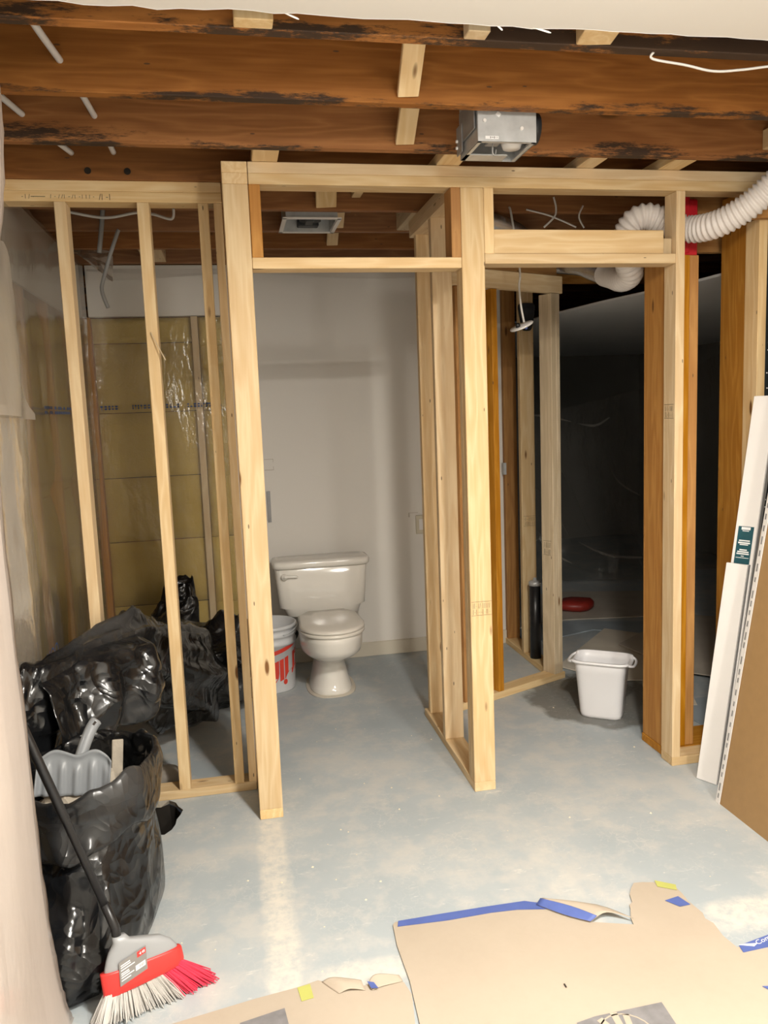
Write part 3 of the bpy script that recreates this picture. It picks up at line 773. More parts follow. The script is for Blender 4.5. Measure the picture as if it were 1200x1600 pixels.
def build_dustpan():
    e = empty('dustpan', (-.53, 2.44, .5), 'grey ribbed plastic dustpan poking out of the black bag', 'dustpan')
    Mx = Matrix.Translation((-.533, 2.42, .455)) @ Matrix.Rotation(R(6), 4, 'Y') @ Matrix.Rotation(R(-18), 4, 'X')
    T = lambda x, y, z: tuple(Mx @ Vector((x, y, z)))
    nu, nv = 44, 14; rows = []
    for i in range(nu+1):
        u = -1+2*i/nu; x = u*.108; top = .108-.020*abs(u)**5*1.4-.009*math.exp(-((u-.05)/.22)**2)*1.0+.008*math.exp(-((abs(u)-.55)/.25)**2)
        row = []
        for j in range(nv+1):
            v = j/nv; z = -.02+(top+.02)*v
            rib = .0085*max(0, math.sin((u+.05*v)*math.pi*5.0))**1.0*max(0, min(1, (.80-v)*5))
            y = -rib-.020*max(0, abs(u)-.90)*10*(1-v*.4)-.02*max(0, v-.86)*3
            row.append(T(x, y, z))
        rows.append(row)
    MB().loft(rows, False).build('tray', 'dustpan_grey', e, True, solid=.003)
    b = MB(); pts = [(.012, .012, .085), (.022, .02, .13), (.036, .03, .175), (.05, .036, .20)]
    hpts = catmull([T(*p) for p in pts], 5); n = len(hpts)
    b.tube(hpts, [.0185]*(n-1)+[.012], 14); h = b.build('handle', 'dustpan_grey', e, True)
    MB().tube([hpts[-4]+Vector((0, -.0165, .002)), hpts[-2]+Vector((.001, -.0158, .003))], .0045, 8).build('hang_hole', 'ink', h)
build_dustpan()

def build_broom():
    base = Vector((-.302, 2.03, 0)); a = Vector((-.326, .087, .941)).normalized()
    d = Vector((.9, .42, 0)); d = (d-a*d.dot(a)).normalized(); n = d.cross(a).normalized()   # n faces the camera
    if n.y > 0: n = -n
    e = empty('broom', tuple(base), 'angled broom with grey head, red band and grey and red bristles', 'broom')
    P = lambda s, h, t=0: base+d*s*.95+a*(h-.30*s)+n*t+Vector((0, 0, .004))
    hd = P(.0, .205)
    tp = base+a*1.40
    MB().tube([P(-.012, .185), hd+a*.03, hd+a*.10], [.0125, .0118, .0118], 12).build('handle_socket', 'black_plastic_hard', e, True)
    MB().tube([hd+a*.02, hd+a*.35, hd+a*.352, tp], [.0105, .0105, .012, .012], 14).build('handle', 'black_plastic_hard', e, True)
    def prof(h):   # half extents left/right at height h on the head
        pass
    # grey shell: cross-sections along the axis
    secs = [(.212, -.018, .016, .013), (.196, -.022, .024, .015), (.186, -.030, .060, .017), (.174, -.042, .098, .018), (.155, -.056, .118, .018), (.135, -.068, .126, .018), (.112, -.080, .126, .018)]
    def ring(h, l, r, t, skew=0):
        out = []
        for j in range(32):
            an = 2*math.pi*j/32; c, s_ = math.cos(an), math.sin(an)
            x = (l+r)/2+(r-l)/2*math.copysign(abs(c)**.6, c); y = t*math.copysign(abs(s_)**.8, s_)
            u = (x-l)/(r-l)
            out.append(P(x, h+skew*(u-.5), y))
        return out
    MB().loft([ring(*s) for s in secs[::-1]]).build('head_shell', 'grey_plastic', e, True)
    rs = [(.128, -.082, .134, .0195, .0), (.122, -.084, .136, .021, .0), (.085, -.094, .130, .021, .012), (.072, -.098, .124, .0205, .016), (.068, -.097, .12, .016, .016)]
    MB().loft([ring(h, l, r, t, sk) for h, l, r, t, sk in rs[::-1]]).build('head_band', 'red_plastic', e, True)
    rng = random.Random(21)
    bg, br = MB(), MB()
    for k in range(900):
        u = rng.random(); s0 = -.092+.21*u; s1 = -.150+.335*u+rng.uniform(-.006, .006); t0 = rng.uniform(-.014, .014); t1 = t0*2.0+rng.uniform(-.01, .01)
        hb = .012*math.sin(u*math.pi*9)
        p0 = P(s0, .080+.012*(u-.5)*1.3, t0); p1 = P(s1, -.012+.012*rng.random()+.010*abs(u-.5)*2, t1)
        if p1.z < .003: p1.z = .003
        pm = (p0+p1)/2+d*rng.uniform(-.003, .003)
        (br if u > .70 else bg).tube([p0, pm, p1], [.0019, .0022, .0013], 4, True)
    tag(bg.build('bristles_grey', 'bristle_grey', e), kind='stuff'); tag(br.build('bristles_red', 'bristle_red', e), kind='stuff')
    lb = MB(); LP = lambda u, v, t=.0225: P(-.052+.080*u+.020*v, .086+.062*v+.020*u, t)
    lb.add([LP(0, 0, .0222), LP(1, 0, .0222), LP(1, 1, .0222), LP(0, 1, .0222), LP(0, 0, .0214), LP(1, 0, .0214), LP(1, 1, .0214), LP(0, 1, .0214)], [(0, 1, 2, 3), (7, 6, 5, 4), (0, 4, 5, 1), (1, 5, 6, 2), (2, 6, 7, 3), (3, 7, 4, 0)])
    l = lb.build('paper_label', 'label_grey', e)
    q = MB()
    for v, w_ in ((.80, .34), (.71, .36), (.60, .5), (.47, .28), (.39, .3), (.29, .46), (.17, .34)):
        q.add([LP(.06, v, .0226), LP(.06+w_, v, .0226), LP(.06+w_, v+.045, .0226), LP(.06, v+.045, .0226)], [(0, 1, 2, 3)])
    q.add([LP(.58, .22, .0226), LP(.94, .22, .0226), LP(.94, .44, .0226), LP(.58, .44, .0226)], [(0, 1, 2, 3)]); q.build('label_text', 'print_white', l)
    q = MB().add([LP(.66, .72, .0226), LP(.98, .72, .0226), LP(.98, .96, .0226), LP(.66, .96, .0226)], [(0, 1, 2, 3)]); q.build('label_logo', 'red_plastic', l)
    q = MB(); scribble(q, .64, .27, .26, .12, 8, lambda u, v: LP(u, v, .0229), .012); q.build('label_text', 'ink', l)
    q = MB(); scribble(q, .72, .78, .22, .11, 5, lambda u, v: LP(u, v, .0229), .03); q.build('label_text', 'print_white', l)
build_broom()

# ------------------------------------------------------------------ black plastic heap behind the studs
def bundle(name, cols, mat, label, cat, seed, amp=.05, dth=.14):
    """lumpy film bundle lofted along stations (x, y, z_top, z_bottom, half depth)"""
    st = []
    P = [Vector((c[0], c[1], 0)) for c in cols]; T = [Vector((c[2], c[3], c[4])) for c in cols]
    Pc, Tc = catmull(P, 12), catmull(T, 12); rings = []; seg = 72; n = len(Pc)
    for i in range(n):
        dirv = (Pc[min(i+1, n-1)]-Pc[max(i-1, 0)]).normalized(); sd = Vector((dirv.y, -dirv.x, 0))   # towards the camera side
        zt, zb, hd = Tc[i]; end = min(1, math.sqrt(max(0, min(i, n-1-i)/5.0))+.12)
        ring = []
        for j in range(seg):
            a = 2*math.pi*j/seg; c, s_ = math.cos(a), math.sin(a)
            u = i/n*5
            wq = 1.2*fbm(c*.8+seed, s_*.8, u*.6, 2)+u*.25; dsp = amp*.9*fbm(c*.9+seed, s_*.9, u*.7, 2)+amp*.55*(1-2*abs(math.sin(a*2.5+wq*2.2)))+amp*.35*(1-2*abs(math.sin(a*4.0-wq*3.1+seed)))
            k = end*(1+dsp/.14*.55)
            q = Pc[i]+sd*(c*hd*k)+Vector((0, 0, (zt+zb)/2+s_*(zt-zb)/2*k))
            q.z = max(.004, q.z); ring.append(q)
        rings.append(ring)
    o = MB().loft(rings).build(name, mat, None, True, origin=(P[0].x, P[0].y, 0))
    return tag(o, label, cat)
bundle('plastic_sheeting', [(-.745, 2.72, .70, .44, .02), (-.73, 2.78, .74, .34, .05), (-.64, 2.92, .76, .40, .085), (-.53, 3.09, .79, .46, .10), (-.43, 3.32, .76, .33, .10), (-.39, 3.52, .68, .20, .12), (-.30, 3.75, .60, .10, .16), (-.26, 3.95, .50, .02, .2)], 'black_film',
       'black plastic sheeting draped forward through the left partition studs', 'plastic sheet', 1)
def sheeting_drape():
    par = bpy.data.objects['plastic_sheeting']
    def fn(u, v):
        x = -.735+.30*u; y = 2.80+.385*u; top = .70+.05*math.sin(u*2.6)
        f = .085+.05*math.sin(v*2.2)+.020*math.sin(u*13+v*2.5+1.5*fbm(u*2, v, 3))*min(1, v*2+.2)+.03*fbm(u*3, v*2, 8)
        if v < .12: f *= (v/.12)**.6
        L = .36-.10*u+.035*math.sin(u*9)+.05*max(0, math.sin(u*4.2-.8))
        return (x+.80*f, y-.60*f, top-L*v)
    sheet(fn, 60, 30).build('drape', 'black_film', par, True, solid=.002)
sheeting_drape()
bundle('garbage_bag', [(-.56, 4.10, .30, .02, .10), (-.42, 4.16, .50, .0, .22), (-.20, 4.22, .46, .0, .26), (-.05, 4.26, .50, .0, .24), (.04, 4.30, .36, .02, .14)], 'black_film',
       'full black bag lying on the floor behind the left partition', 'garbage bag', 4)
bundle('garbage_bag', [(-.56, 4.55, .38, .05, .08), (-.46, 4.57, .52, .06, .13), (-.32, 4.60, .66, .08, .13), (-.25, 4.62, .60, .2, .08)], 'black_film',
       'black bag standing against the insulation behind the other bag', 'garbage bag', 7)
def build_rubble():
    b = MB(); rng = random.Random(6)
    def fn(i, j):
        a = 2*math.pi*j/20; r = 1+.25*fbm(math.cos(a), math.sin(a), i*.5)
        z = (.0, .03, .055, .065)[i]; k = (1.0, .95, .65, .12)[i]
        return (-.365+.075*r*k*math.cos(a), 3.40+.07*r*k*math.sin(a), z)
    b.loft([[fn(i, j) for j in range(20)] for i in range(4)]); o = b.build('plastic_scrap', 'film_semi', None, True, origin=(-.365, 3.40, 0))
    tag(o, 'crumpled clear plastic scrap on the floor behind the left partition plate', 'plastic scrap')
build_rubble()

# ------------------------------------------------------------------ plastic film at the left edge
def build_films():
    # wrapped wall end: film hangs from the ceiling to the floor, ragged at the far edge
    rows = []; nu, nv = 40, 70; rg = random.Random(12)
    rag = [rg.uniform(-.006, .006) for _ in range(nv+1)]
    edge = catmull([(-.495, 2.02, .006), (-.512, 2.015, .12), (-.525, 2.01, .3), (-.533, 2.0, .7), (-.54, 2.0, 1.1), (-.535, 2.0, 1.5), (-.505, 2.0, 1.85), (-.470, 2.0, 2.1), (-.462, 2.0, 2.30), (-.47, 2.0, 2.42)], 8)
    nv = len(edge)-1
    for i in range(nu+1):
        u = i/nu; row = []
        for j in range(nv+1):
            ex, ey, ez = edge[j]; y = .6+(ey-.6)*u; z = ez
            x = -.53+(ex+.53)*u**3+.012*fbm(y*3.5, z*1.6, 1)*(1-u*.5)+.008*math.sin(y*16+z*3)*(1-u)
            y += (rg.uniform(-.008, .008)+(.02*fbm(z*30, 2, 3) if z < .35 else 0)) if i == nu else 0
            row.append((x, y, z))
        rows.append(row)
    # return around the wall end, folding back
    ret = []
    for k in range(1, 8):
        ret.append([(p[0]-.022*k-.004*math.sin(k*2+p[2]*7), p[1]-.002*k*k+.006*math.sin(p[2]*9+k), p[2]) for p in rows[-1]])
    o = MB().loft(rows+ret, False).build('plastic_curtain', 'film_milky', None, True, origin=(-.53, 1.5, 0))
    tag(o, 'milky plastic curtain hanging floor to ceiling at the left edge', 'plastic curtain')
    tb = MB().loft([[(-.5318+.001, y, z) for z in (1.77, 1.85)] for y in (1.93, 1.975, 1.998)], False).build('tape_strip', 'tape_blue', o); 
    # loose flap hanging behind it from the partition
    def fn(u, v):
        edge_y = 2.92+.06*math.sin(v*7)+.32*max(0, v-.25)**.8 if v < .96 else 3.20
        y = 2.2+(edge_y-2.2)*u; z = 2.16-.56*v-.03*u*v
        return (-.705+.018*math.sin(y*11+v*2)+.012*fbm(y*4, z*3, 4)-.02*u*(1-v), y, z)
    f = sheet(fn, 24, 26).build('plastic_flap', 'film_semi', None, True, origin=(-.7, 2.9, 1.6))
    tag(f, 'torn flap of cloudy plastic hanging at the left above the black sheeting', 'plastic sheet')
    # longer loose strip hanging to the black sheeting
    def fn2(u, v):
        ed = 3.0+.10*math.sin(v*3.2)+.02*math.sin(v*23)
        y = 2.3+(ed-2.3)*u; z = 1.62-.92*v
        return (-.735+.015*math.sin(y*13+v)+.012*fbm(y*4, z*3, 9), y, z)
    f = sheet(fn2, 20, 30).build('plastic_flap', 'film_semi', None, True, origin=(-.735, 2.6, .7))
    tag(f, 'long lower strip of cloudy plastic between the torn flap and the black sheeting', 'plastic sheet')
    # grey film bunched under the joists in the left bay
    def fn3(u, v):
        x = -.76+.24*u; return (x, 4.15+.12*v+.02*fbm(x*8, v*3, 2), 2.43-.20*u*(1-v)-.03*v+.02*fbm(x*9, v*5, 5))
    f = sheet(fn3, 14, 10).build('plastic_flap', 'film_semi', None, True, origin=(-.6, 4.2, 2.3))
    tag(f, 'grey plastic fold tucked under the joists at the back of the left bay', 'plastic sheet')
build_films()

# ------------------------------------------------------------------ floor paper and tape
def build_paper():
    mid = [(.393, 2.193), (.402, 2.205), (.557, 2.205), (.70, 2.205), (.818, 2.202), (.871, 2.176), (.98, 2.06), (1.091, 2.021), (1.098, 2.05), (1.105, 2.065), (1.118, 2.09), (1.125, 2.11), (1.14, 2.12), (1.152, 2.159), (1.17, 2.185), (1.194, 2.211), (1.223, 2.208), (1.263, 2.196), (1.311, 2.166), (1.312, 2.12), (1.309, 2.085), (1.318, 2.02), (1.31, 1.995), (1.321, 1.97), (1.314, 1.912), (1.325, 1.839), (1.336, 1.745), (1.30, 1.60), (1.226, 1.40), (.40, 1.40), (.378, 1.75), (.390, 1.95), (.386, 2.1)]
    o = flat_poly(mid, .006, .003).build('floor_paper', 'paper', None, origin=(.8, 1.9, 0))
    tag(o, 'large kraft floor paper with blue tape along its far edge', 'floor paper')
    flat_poly([(.405, 2.180), (.56, 2.172), (.70, 2.175), (.78, 2.17), (.871, 2.150), (.868, 2.180), (.818, 2.205), (.70, 2.207), (.56, 2.207), (.412, 2.205)], .0082, .0012).build('tape_strip', 'tape_blue', o)
    # folded-up flap, tape on its crease
    def strip(r0, r1, r2, name, mat, par):
        rows = [catmull(r, 4) for r in (r0, r1, r2)]; k = len(rows[0])
        MB().loft([[q for q in col] for col in zip(*[catmull([rows[0][i], rows[1][i], rows[2][i]], 5) for i in range(k)])], False).build(name, mat, par, True, solid=.0012)
    strip([(.846, 2.176, .008), (.912, 2.105, .009), (.972, 2.058, .009)], [(.868, 2.188, .020), (.955, 2.135, .024), (1.03, 2.072, .022)], [(.888, 2.186, .014), (1.02, 2.12, .018), (1.098, 2.035, .016)], 'folded_flap', 'paper', o)
    strip([(.845, 2.174, .011), (.91, 2.103, .012), (.970, 2.056, .012)], [(.855, 2.181, .016), (.925, 2.112, .018), (.985, 2.060, .017)], [(.864, 2.187, .021), (.938, 2.122, .024), (.995, 2.064, .021)], 'tape_strip', 'tape_blue', o)
    flat_poly([(1.263, 2.204), (1.316, 2.166), (1.304, 2.140), (1.255, 2.172)], .0085, .001).build('tape_strip', 'tape_green', o)
    flat_poly([(1.240, 2.100), (1.290, 2.110), (1.304, 2.064), (1.268, 2.062)], .0085, .001).build('tape_strip', 'tape_blue', o)
    flat_poly([(1.29, 1.706), (1.322, 1.700), (1.33, 1.640), (1.318, 1.655)], .0085, .001).build('tape_strip', 'tape_blue', o)
    pr = flat_poly([(.765, 1.703), (.819, 1.712), (1.006, 1.717), (1.000, 1.60), (.99, 1.5), (.77, 1.5)], .0078, .0008).build('printed_square', 'print_grey', o)
    b = MB()
    def bar(p, q, w_):
        p, q = Vector((p[0], p[1], .0085)), Vector((q[0], q[1], .0085)); n = (q-p).cross(Vector((0, 0, 1))).normalized()*w_/2
        b.add([p+n, q+n, q-n, p-n], [(0, 1, 2, 3)])
    bar((.865, 1.66), (.868, 1.712), .018); bar((.888, 1.66), (.896, 1.70), .016); bar((.84, 1.66), (.825, 1.70), .018)
    for i in range(12):
        a0, a1 = math.pi*i/12, math.pi*(i+1)/12; c = (.87, 1.63)
        bar((c[0]+.07*math.cos(a0), c[1]+.075*math.sin(a0)), (c[0]+.07*math.cos(a1), c[1]+.075*math.sin(a1)), .004)
    b.build('print_mark', 'paper', pr)
    # tear and small marks
    b = MB(); b.box((.79, 1.83, .0086), (.004, .014, .0006)); b.build('tear', 'ink', o)
    # left paper
    left = [(-.30, 1.935), (-.20, 1.953), (-.025, 1.985), (.087, 2.000), (.145, 2.014), (.19, 1.985), (.235, 1.960), (.30, 1.968), (.335, 1.972), (.374, 1.950), (.385, 1.90), (.37, 1.80), (.38, 1.42), (-.40, 1.42)]
    o = flat_poly(left, .004, .002).build('floor_paper', 'paper', None, origin=(0, 1.7, 0))
    tag(o, 'smaller kraft floor paper with torn curled edge near the broom', 'floor paper')
    flat_poly([(.087, 1.997), (.122, 2.003), (.127, 1.949), (.094, 1.944)], .0058, .001).build('tape_strip', 'tape_green', o)
    strip([(.155, 2.004, .0045), (.175, 1.975, .0045), (.195, 1.948, .0045)], [(.185, 1.998, .017), (.205, 1.975, .018), (.225, 1.95, .012)], [(.26, 1.975, .012), (.262, 1.96, .010), (.266, 1.944, .0045)], 'curled_flap', 'paper', o)
    strip([(.276, 1.962, .006), (.280, 1.95, .005), (.284, 1.938, .0045)], [(.30, 1.978, .020), (.306, 1.962, .014), (.312, 1.945, .007)], [(.365, 1.972, .010), (.368, 1.963, .008), (.372, 1.953, .0045)], 'curled_flap', 'paper', o)
    flat_poly([(.275, 1.966), (.281, 1.938), (.300, 1.934), (.292, 1.958)], .0135, .001).build('tape_strip', 'tape_blue', o)
    flat_poly([(-.068, 1.905), (.048, 1.930), (.056, 1.86), (.05, 1.6), (-.08, 1.6)], .0058, .001).build('printed_square', 'print_grey', o)
    # right paper
    right = [(1.318, 1.86), (1.36, 1.868), (1.45, 1.882), (1.70, 1.92), (1.72, 1.35), (1.16, 1.35), (1.30, 1.60), (1.336, 1.745)]
    o = flat_poly(right, .003, .0015).build('floor_paper', 'paper', None, origin=(1.4, 1.7, 0))
    tag(o, 'kraft floor paper at the right edge with a lettered blue tape strip', 'floor paper')
    tp = flat_poly([(1.327, 1.838), (1.333, 1.866), (1.45, 1.889), (1.70, 1.925), (1.70, 1.89), (1.42, 1.842)], .0046, .001).build('tape_strip', 'tape_blue', o)
    b = MB(); b.add([(x, y, .0050) for x, y in [(1.332, 1.868), (1.352, 1.868), (1.39, 1.862), (1.372, 1.852)]], [(0, 1, 2, 3)])
    vs, fs = text_verts('Come', .030)
    b.add([(1.385+v[0]*.9, 1.855+v[1]*.8+v[0]*.25, .0050) for v in vs], fs); b.build('tape_lettering', 'print_white', tp)
build_paper()

# ------------------------------------------------------------------ boards and panel on the right
def build_right_goods():
    # hardboard panel
    e = empty('panel_sheet', (1.78, 2.0, 0), 'brown hardboard panel leaning on the right wall', 'panel')
    tilt = math.atan(.166)
    m = Matrix.Translation((1.765, 2.62, 0)) @ Matrix.Rotation(tilt, 4, 'Y')
    b = MB(); b.box((.014, -.61, 1.20), (.024, 1.20, 2.40)); b.v = [tuple(m @ Vector(v)) for v in b.v]; b.build('board', 'panel_brown', e, bevel=.001)
    e2 = empty('corner_bead', (1.765, 2.62, 0), 'white slotted metal corner bead along the brown panel edge', 'corner bead')
    b = MB(); b.box((.011, .006, 1.20), (.028, .003, 2.40)); b.box((-.002, -.006, 1.2), (.0025, .022, 2.4)); b.v = [tuple(m @ Vector(v)) for v in b.v]; bead = b.build('bead', 'white_paint', e2)
    rng = random.Random(4); z = .03
    b = MB()
    while z < 1.5:
        l = rng.choice((.018, .022, .03)); b.box((-.0035, -.004, z), (.001, .007, l)); b.box((.012, .008, z+.012), (.012, .001, l)); z += l+rng.uniform(.012, .03)
    b.v = [tuple(m @ Vector(v)) for v in b.v]; tag(b.build('slots', 'galvanised_dull', e2), kind='stuff')
    # white trim boards, leaning together
    wv = Vector((.041, -.076, 0)).normalized(); up = Vector((.134, 0.0, .99)).normalized(); th = wv.cross(up).normalized()
    if th.x < 0: th = -th
    def trim(org, L, lab, W=.086):
        m_ = Matrix((wv, th, up)).transposed().to_4x4(); m_.translation = org
        b = MB(); b.box((W/2, .010, L/2), (W, .019, L)); b.v = [tuple(m_ @ Vector(v)) for v in b.v]
        e = empty('trim_board', org, lab, 'trim board'); b.build('board', 'white_paint', e, bevel=.0015)
        bb = MB(); bb.box((W*.995, .02, L/2), (.004, .022, L*.999)); bb.v = [tuple(m_ @ Vector(v)) for v in bb.v]; bb.build('grey_side_strip', 'galvanised_dull', e)  # grey strip along the full length of the board's side edge
        return e, m_
    o1 = Vector((1.800, 2.818, .002))
    trim(o1, .905, 'short white trim board leaning in front of the longer one')
    e, m_ = trim(o1+th*.024+wv*.006, 1.572, 'long white trim board with a teal sticker beside the brown panel')
    b = MB(); b.box((.044, -.0004, .970), (.062, .0012, .17)); b.v = [tuple(m_ @ Vector(v)) for v in b.v]; st = b.build('sticker', 'teal_print', e)
    b = MB()
    for z, w_, h in ((1.062, .036, .011), (1.052, .026, .003), (1.013, .044, .005), (1.004, .048, .006), (.997, .034, .004), (.976, .03, .005), (.968, .046, .005), (.960, .05, .005), (.951, .012, .003), (.944, .052, .002), (.912, .052, .003)):
        b.box((.044, -.0013, z-.015), (w_, .0006, h))
    b.box((.044, -.0013, .8895), (.06, .0006, .008)); b.v = [tuple(m_ @ Vector(v)) for v in b.v]; b.build('sticker_text', 'print_white', st)
    # black board fixed beside the right jamb
    o = MB().box((2.32, 2.965, 1.18), (.29, .02, 2.34)).build('black_panel', 'black_board', None, origin=(2.32, 2.965, 0))
    tag(o, 'black board with pale fixing dots at the right edge', 'panel')
    b = MB(); rng = random.Random(9)
    for k in range(70):
        b.box((rng.choice((2.19, 2.195, 2.235, 2.29))+rng.uniform(-.004, .004), 2.9545, .1+k*.031), (.005, .002, .005))
    tag(b.build('fixing_dots', 'print_white', o), kind='stuff')
build_right_goods()

# ------------------------------------------------------------------ fans, ducts, pipes, cables
def build_services():
    # galvanised fan housing slung under the joists
    e = empty('exhaust_fan', (.9, 2.55, 2.365), 'galvanised exhaust fan housing with black outlet hung between joists', 'exhaust fan')
    x0, x1, y0, y1, z0, z1 = .803, .99, 2.455, 2.645, 2.365, 2.55; t = .003
    b = MB(); b.box(((x0+x1)/2, y0, (z0+z1)/2), (x1-x0, t, z1-z0)).box(((x0+x1)/2, y1, (z0+z1)/2), (x1-x0, t, z1-z0)).box((x0, (y0+y1)/2, (z0+z1)/2), (t, y1-y0, z1-z0)).box((x1, (y0+y1)/2, (z0+z1)/2), (t, y1-y0, z1-z0)).box(((x0+x1)/2, (y0+y1)/2, z1), (x1-x0, y1-y0, t))
    h = b.build('housing', 'galvanised', e)
    b = MB(); b.box(((x0+x1)/2, y0+.006, z0+.002), (x1-x0+.002, .014, .004)).box((x0+.006, (y0+y1)/2, z0+.002), (.014, y1-y0, .004)).box((x1-.006, (y0+y1)/2, z0+.002), (.014, y1-y0, .004)).box((x0+.07, y1-.03, z0+.002), (.14, .06, .004))
    b.build('flange', 'galvanised', h)
    b = MB().box((x0-.012, y1-.03, z0+.055), (.004, .06, .09)).box((x0-.008, y1-.1, z0+.09), (.004, .16, .10)); b.build('bracket', 'galvanised_dull', e, bevel=.002)
    b = MB()
    for x, z in ((x0+.02, 2.425), (x0+.14, 2.405)):
        MB().tube([(x, y0-.001, z), (x, y0-.006, z)], .0055, 10).build('screw', 'white_paint', h)
    for y, z in ((y1-.012, 2.40), (y1-.014, 2.42)): MB().tube([(x0-.014, y, z), (x0-.02, y, z)], .005, 10).build('screw', 'white_paint', h)
    o = MB(); o.tube([(x1-.002, 2.53, 2.43), (x1+.032, 2.53, 2.43)], [.047, .047], 24); o.build('outlet_collar', 'dark_metal', e, True)
    b = MB(); b.tube(catmull([(.875, 2.52, 2.40), (.868, 2.515, 2.355), (.878, 2.52, 2.345), (.885, 2.53, 2.365)], 5), .0025, 6); b.build('wire_loop', 'cable_grey', h)
    b = MB(); b.box((.875, 2.53, 2.405), (.045, .04, .05)); b.build('junction_box', 'galvanised_dull', h, bevel=.003)
    b = MB(); b.tube([(.945, 2.55, 2.41), (.945, 2.55, 2.375)], [.042, .028], 18); b.build('motor_cap', 'white_paint', h, True)
    b = MB().add([(.825, 2.4530, 2.372), (.868, 2.4530, 2.372), (.868, 2.4530, 2.381), (.825, 2.4530, 2.381)], [(0, 1, 2, 3)]); lb = b.build('maker_label', 'print_white', h)
    b = MB(); scribble(b, .838, 2.3735, .028, .006, 6, lambda u, v: (u, 2.4525, v), .002); b.build('label_text', 'ink', lb)
    b = MB().box((.868, 2.4525, 2.445), (.014, .002, .012), Matrix.Rotation(.7, 3, 'Y')); b.build('paint_chip', 'print_white', h)
    # bathroom fan in the ceiling
    e = empty('exhaust_fan', (.42, 3.8, 2.42), 'square white-rimmed exhaust fan recessed in the joists above the toilet', 'exhaust fan')
    x0, x1, y0, y1 = .285, .548, 3.66, 3.95; z0 = 2.42; b = MB()
    b.box(((x0+x1)/2, y0+.008, z0), (x1-x0, .018, .006)).box(((x0+x1)/2, y1-.008, z0), (x1-x0, .018, .006)).box((x0+.008, (y0+y1)/2, z0), (.018, y1-y0, .006)).box((x1-.008, (y0+y1)/2, z0), (.018, y1-y0, .006)); b.build('rim', 'white_paint', e)
    b = MB(); t = .003; z1 = 2.60
    b.box(((x0+x1)/2, y0+.02, 2.51), (x1-x0-.03, t, .18)).box(((x0+x1)/2, y1-.02, 2.51), (x1-x0-.03, t, .18)).box((x0+.02, (y0+y1)/2, 2.51), (t, y1-y0-.04, .18)).box((x1-.02, (y0+y1)/2, 2.51), (t, y1-y0-.04, .18)).box(((x0+x1)/2, (y0+y1)/2, 2.53), (x1-x0-.03, y1-y0-.04, t)); b.build('housing', 'galvanised', e)
    m_ = MB().lathe([(.0001, 2.44), (.05, 2.445), (.055, 2.52), (.0001, 2.525)], (.425, 3.83, 0), 20).build('motor', 'dark_metal', e, True)
    MB().box((.42, 3.90, 2.46), (.10, .05, .05)).box((.42, 3.84, 2.443), (.04, .10, .012)).build('motor_bracket', 'dark_metal', e, bevel=.004)
    MB().tube([(x1-.01, 3.70, 2.50), (x1+.05, 3.70, 2.50)], .045, 20).build('outlet_collar', 'dark_metal', e, True)
    # white flexible duct
    pts = [(2.13, 2.72, 2.41), (2.099, 2.80, 2.364), (2.036, 2.885, 2.292), (1.970, 2.985, 2.248), (1.912, 3.095, 2.252), (1.828, 3.125, 2.286), (1.752, 3.14, 2.312), (1.702, 3.17, 2.296), (1.690, 3.22, 2.235), (1.725, 3.27, 2.165), (1.772, 3.32, 2.116), (1.785, 3.42, 2.105), (1.80, 3.55, 2.14), (1.815, 3.65, 2.165)]
    path = catmull(pts, 40)
    def ribbed(path, r, amp, pitch, name, mat, parent, seg=22):
        # resample evenly
        out = [path[0]]; acc = 0
        step = pitch/5
        for i in range(1, len(path)):
            while (path[i]-out[-1]).length >= step:
                out.append(out[-1]+(path[i]-out[-1]).normalized()*step)
        rad = [r+amp*(.5+.5*math.cos(2*math.pi*i/5)) for i in range(len(out))]
        return MB().tube(out, rad, seg).build(name, mat, parent, True)
    e = empty('flexible_duct', (1.9, 3.0, 2.2), 'white ribbed flexible duct curling over the right doorway header', 'duct')
    ribbed(path, .046, .010, .0205, 'hose', 'duct_white', e)
    pts = [(1.812, 3.63, 2.16), (1.826, 3.80, 2.21), (1.84, 3.98, 2.265), (1.86, 4.3, 2.33)]
    ribbed(catmull(pts, 20), .044, .005, .012, 'foil_sleeve', 'silver_foil', e)
    e = empty('foil_duct', (1.4, 3.8, 2.4), 'short silver foil duct above the header near the middle post', 'duct')
    ribbed(catmull([(1.10, 3.45, 2.375), (1.24, 3.6, 2.395), (1.42, 3.8, 2.40), (1.60, 4.05, 2.395)], 20), .036, .005, .012, 'hose', 'silver_foil', e)
    # pipes through the joists at top left
    def pipe(pts, r, lab, mat='pipe_white', name='water_pipe', cat='pipe', grp=None):
        o = MB().tube(catmull(pts, 8), r, 12).build(name, mat, None, True, origin=pts[0]); tag(o, lab, cat, grp)
    pipe([(-.425, 1.95, 2.52), (-.409, 2.192, 2.52), (-.38, 2.497, 2.52), (-.36, 2.92, 2.522), (-.355, 3.14, 2.52)], .0095, 'grey pipe through the joists at top left, nearer the middle')
    pipe([(-.66, 2.40, 2.52), (-.609, 2.646, 2.52), (-.564, 2.879, 2.52), (-.50, 3.14, 2.515)], .0095, 'grey pipe through the joists at the far top left')
    # cables
    def cable(pts, r, lab, mat='cable_white'):
        o = MB().tube(catmull(pts, 8), r, 8).build('cable', mat, None, True, origin=pts[0]); tag(o, lab, 'cable')
    cable([(1.125, 1.99, 2.44), (1.129, 2.0, 2.428), (1.22, 2.0, 2.417), (1.303, 2.0, 2.405), (1.387, 2.0, 2.412), (1.47, 2.0, 2.424), (1.6, 1.99, 2.436)], .0032, 'white cable sagging below the first joist at top right')
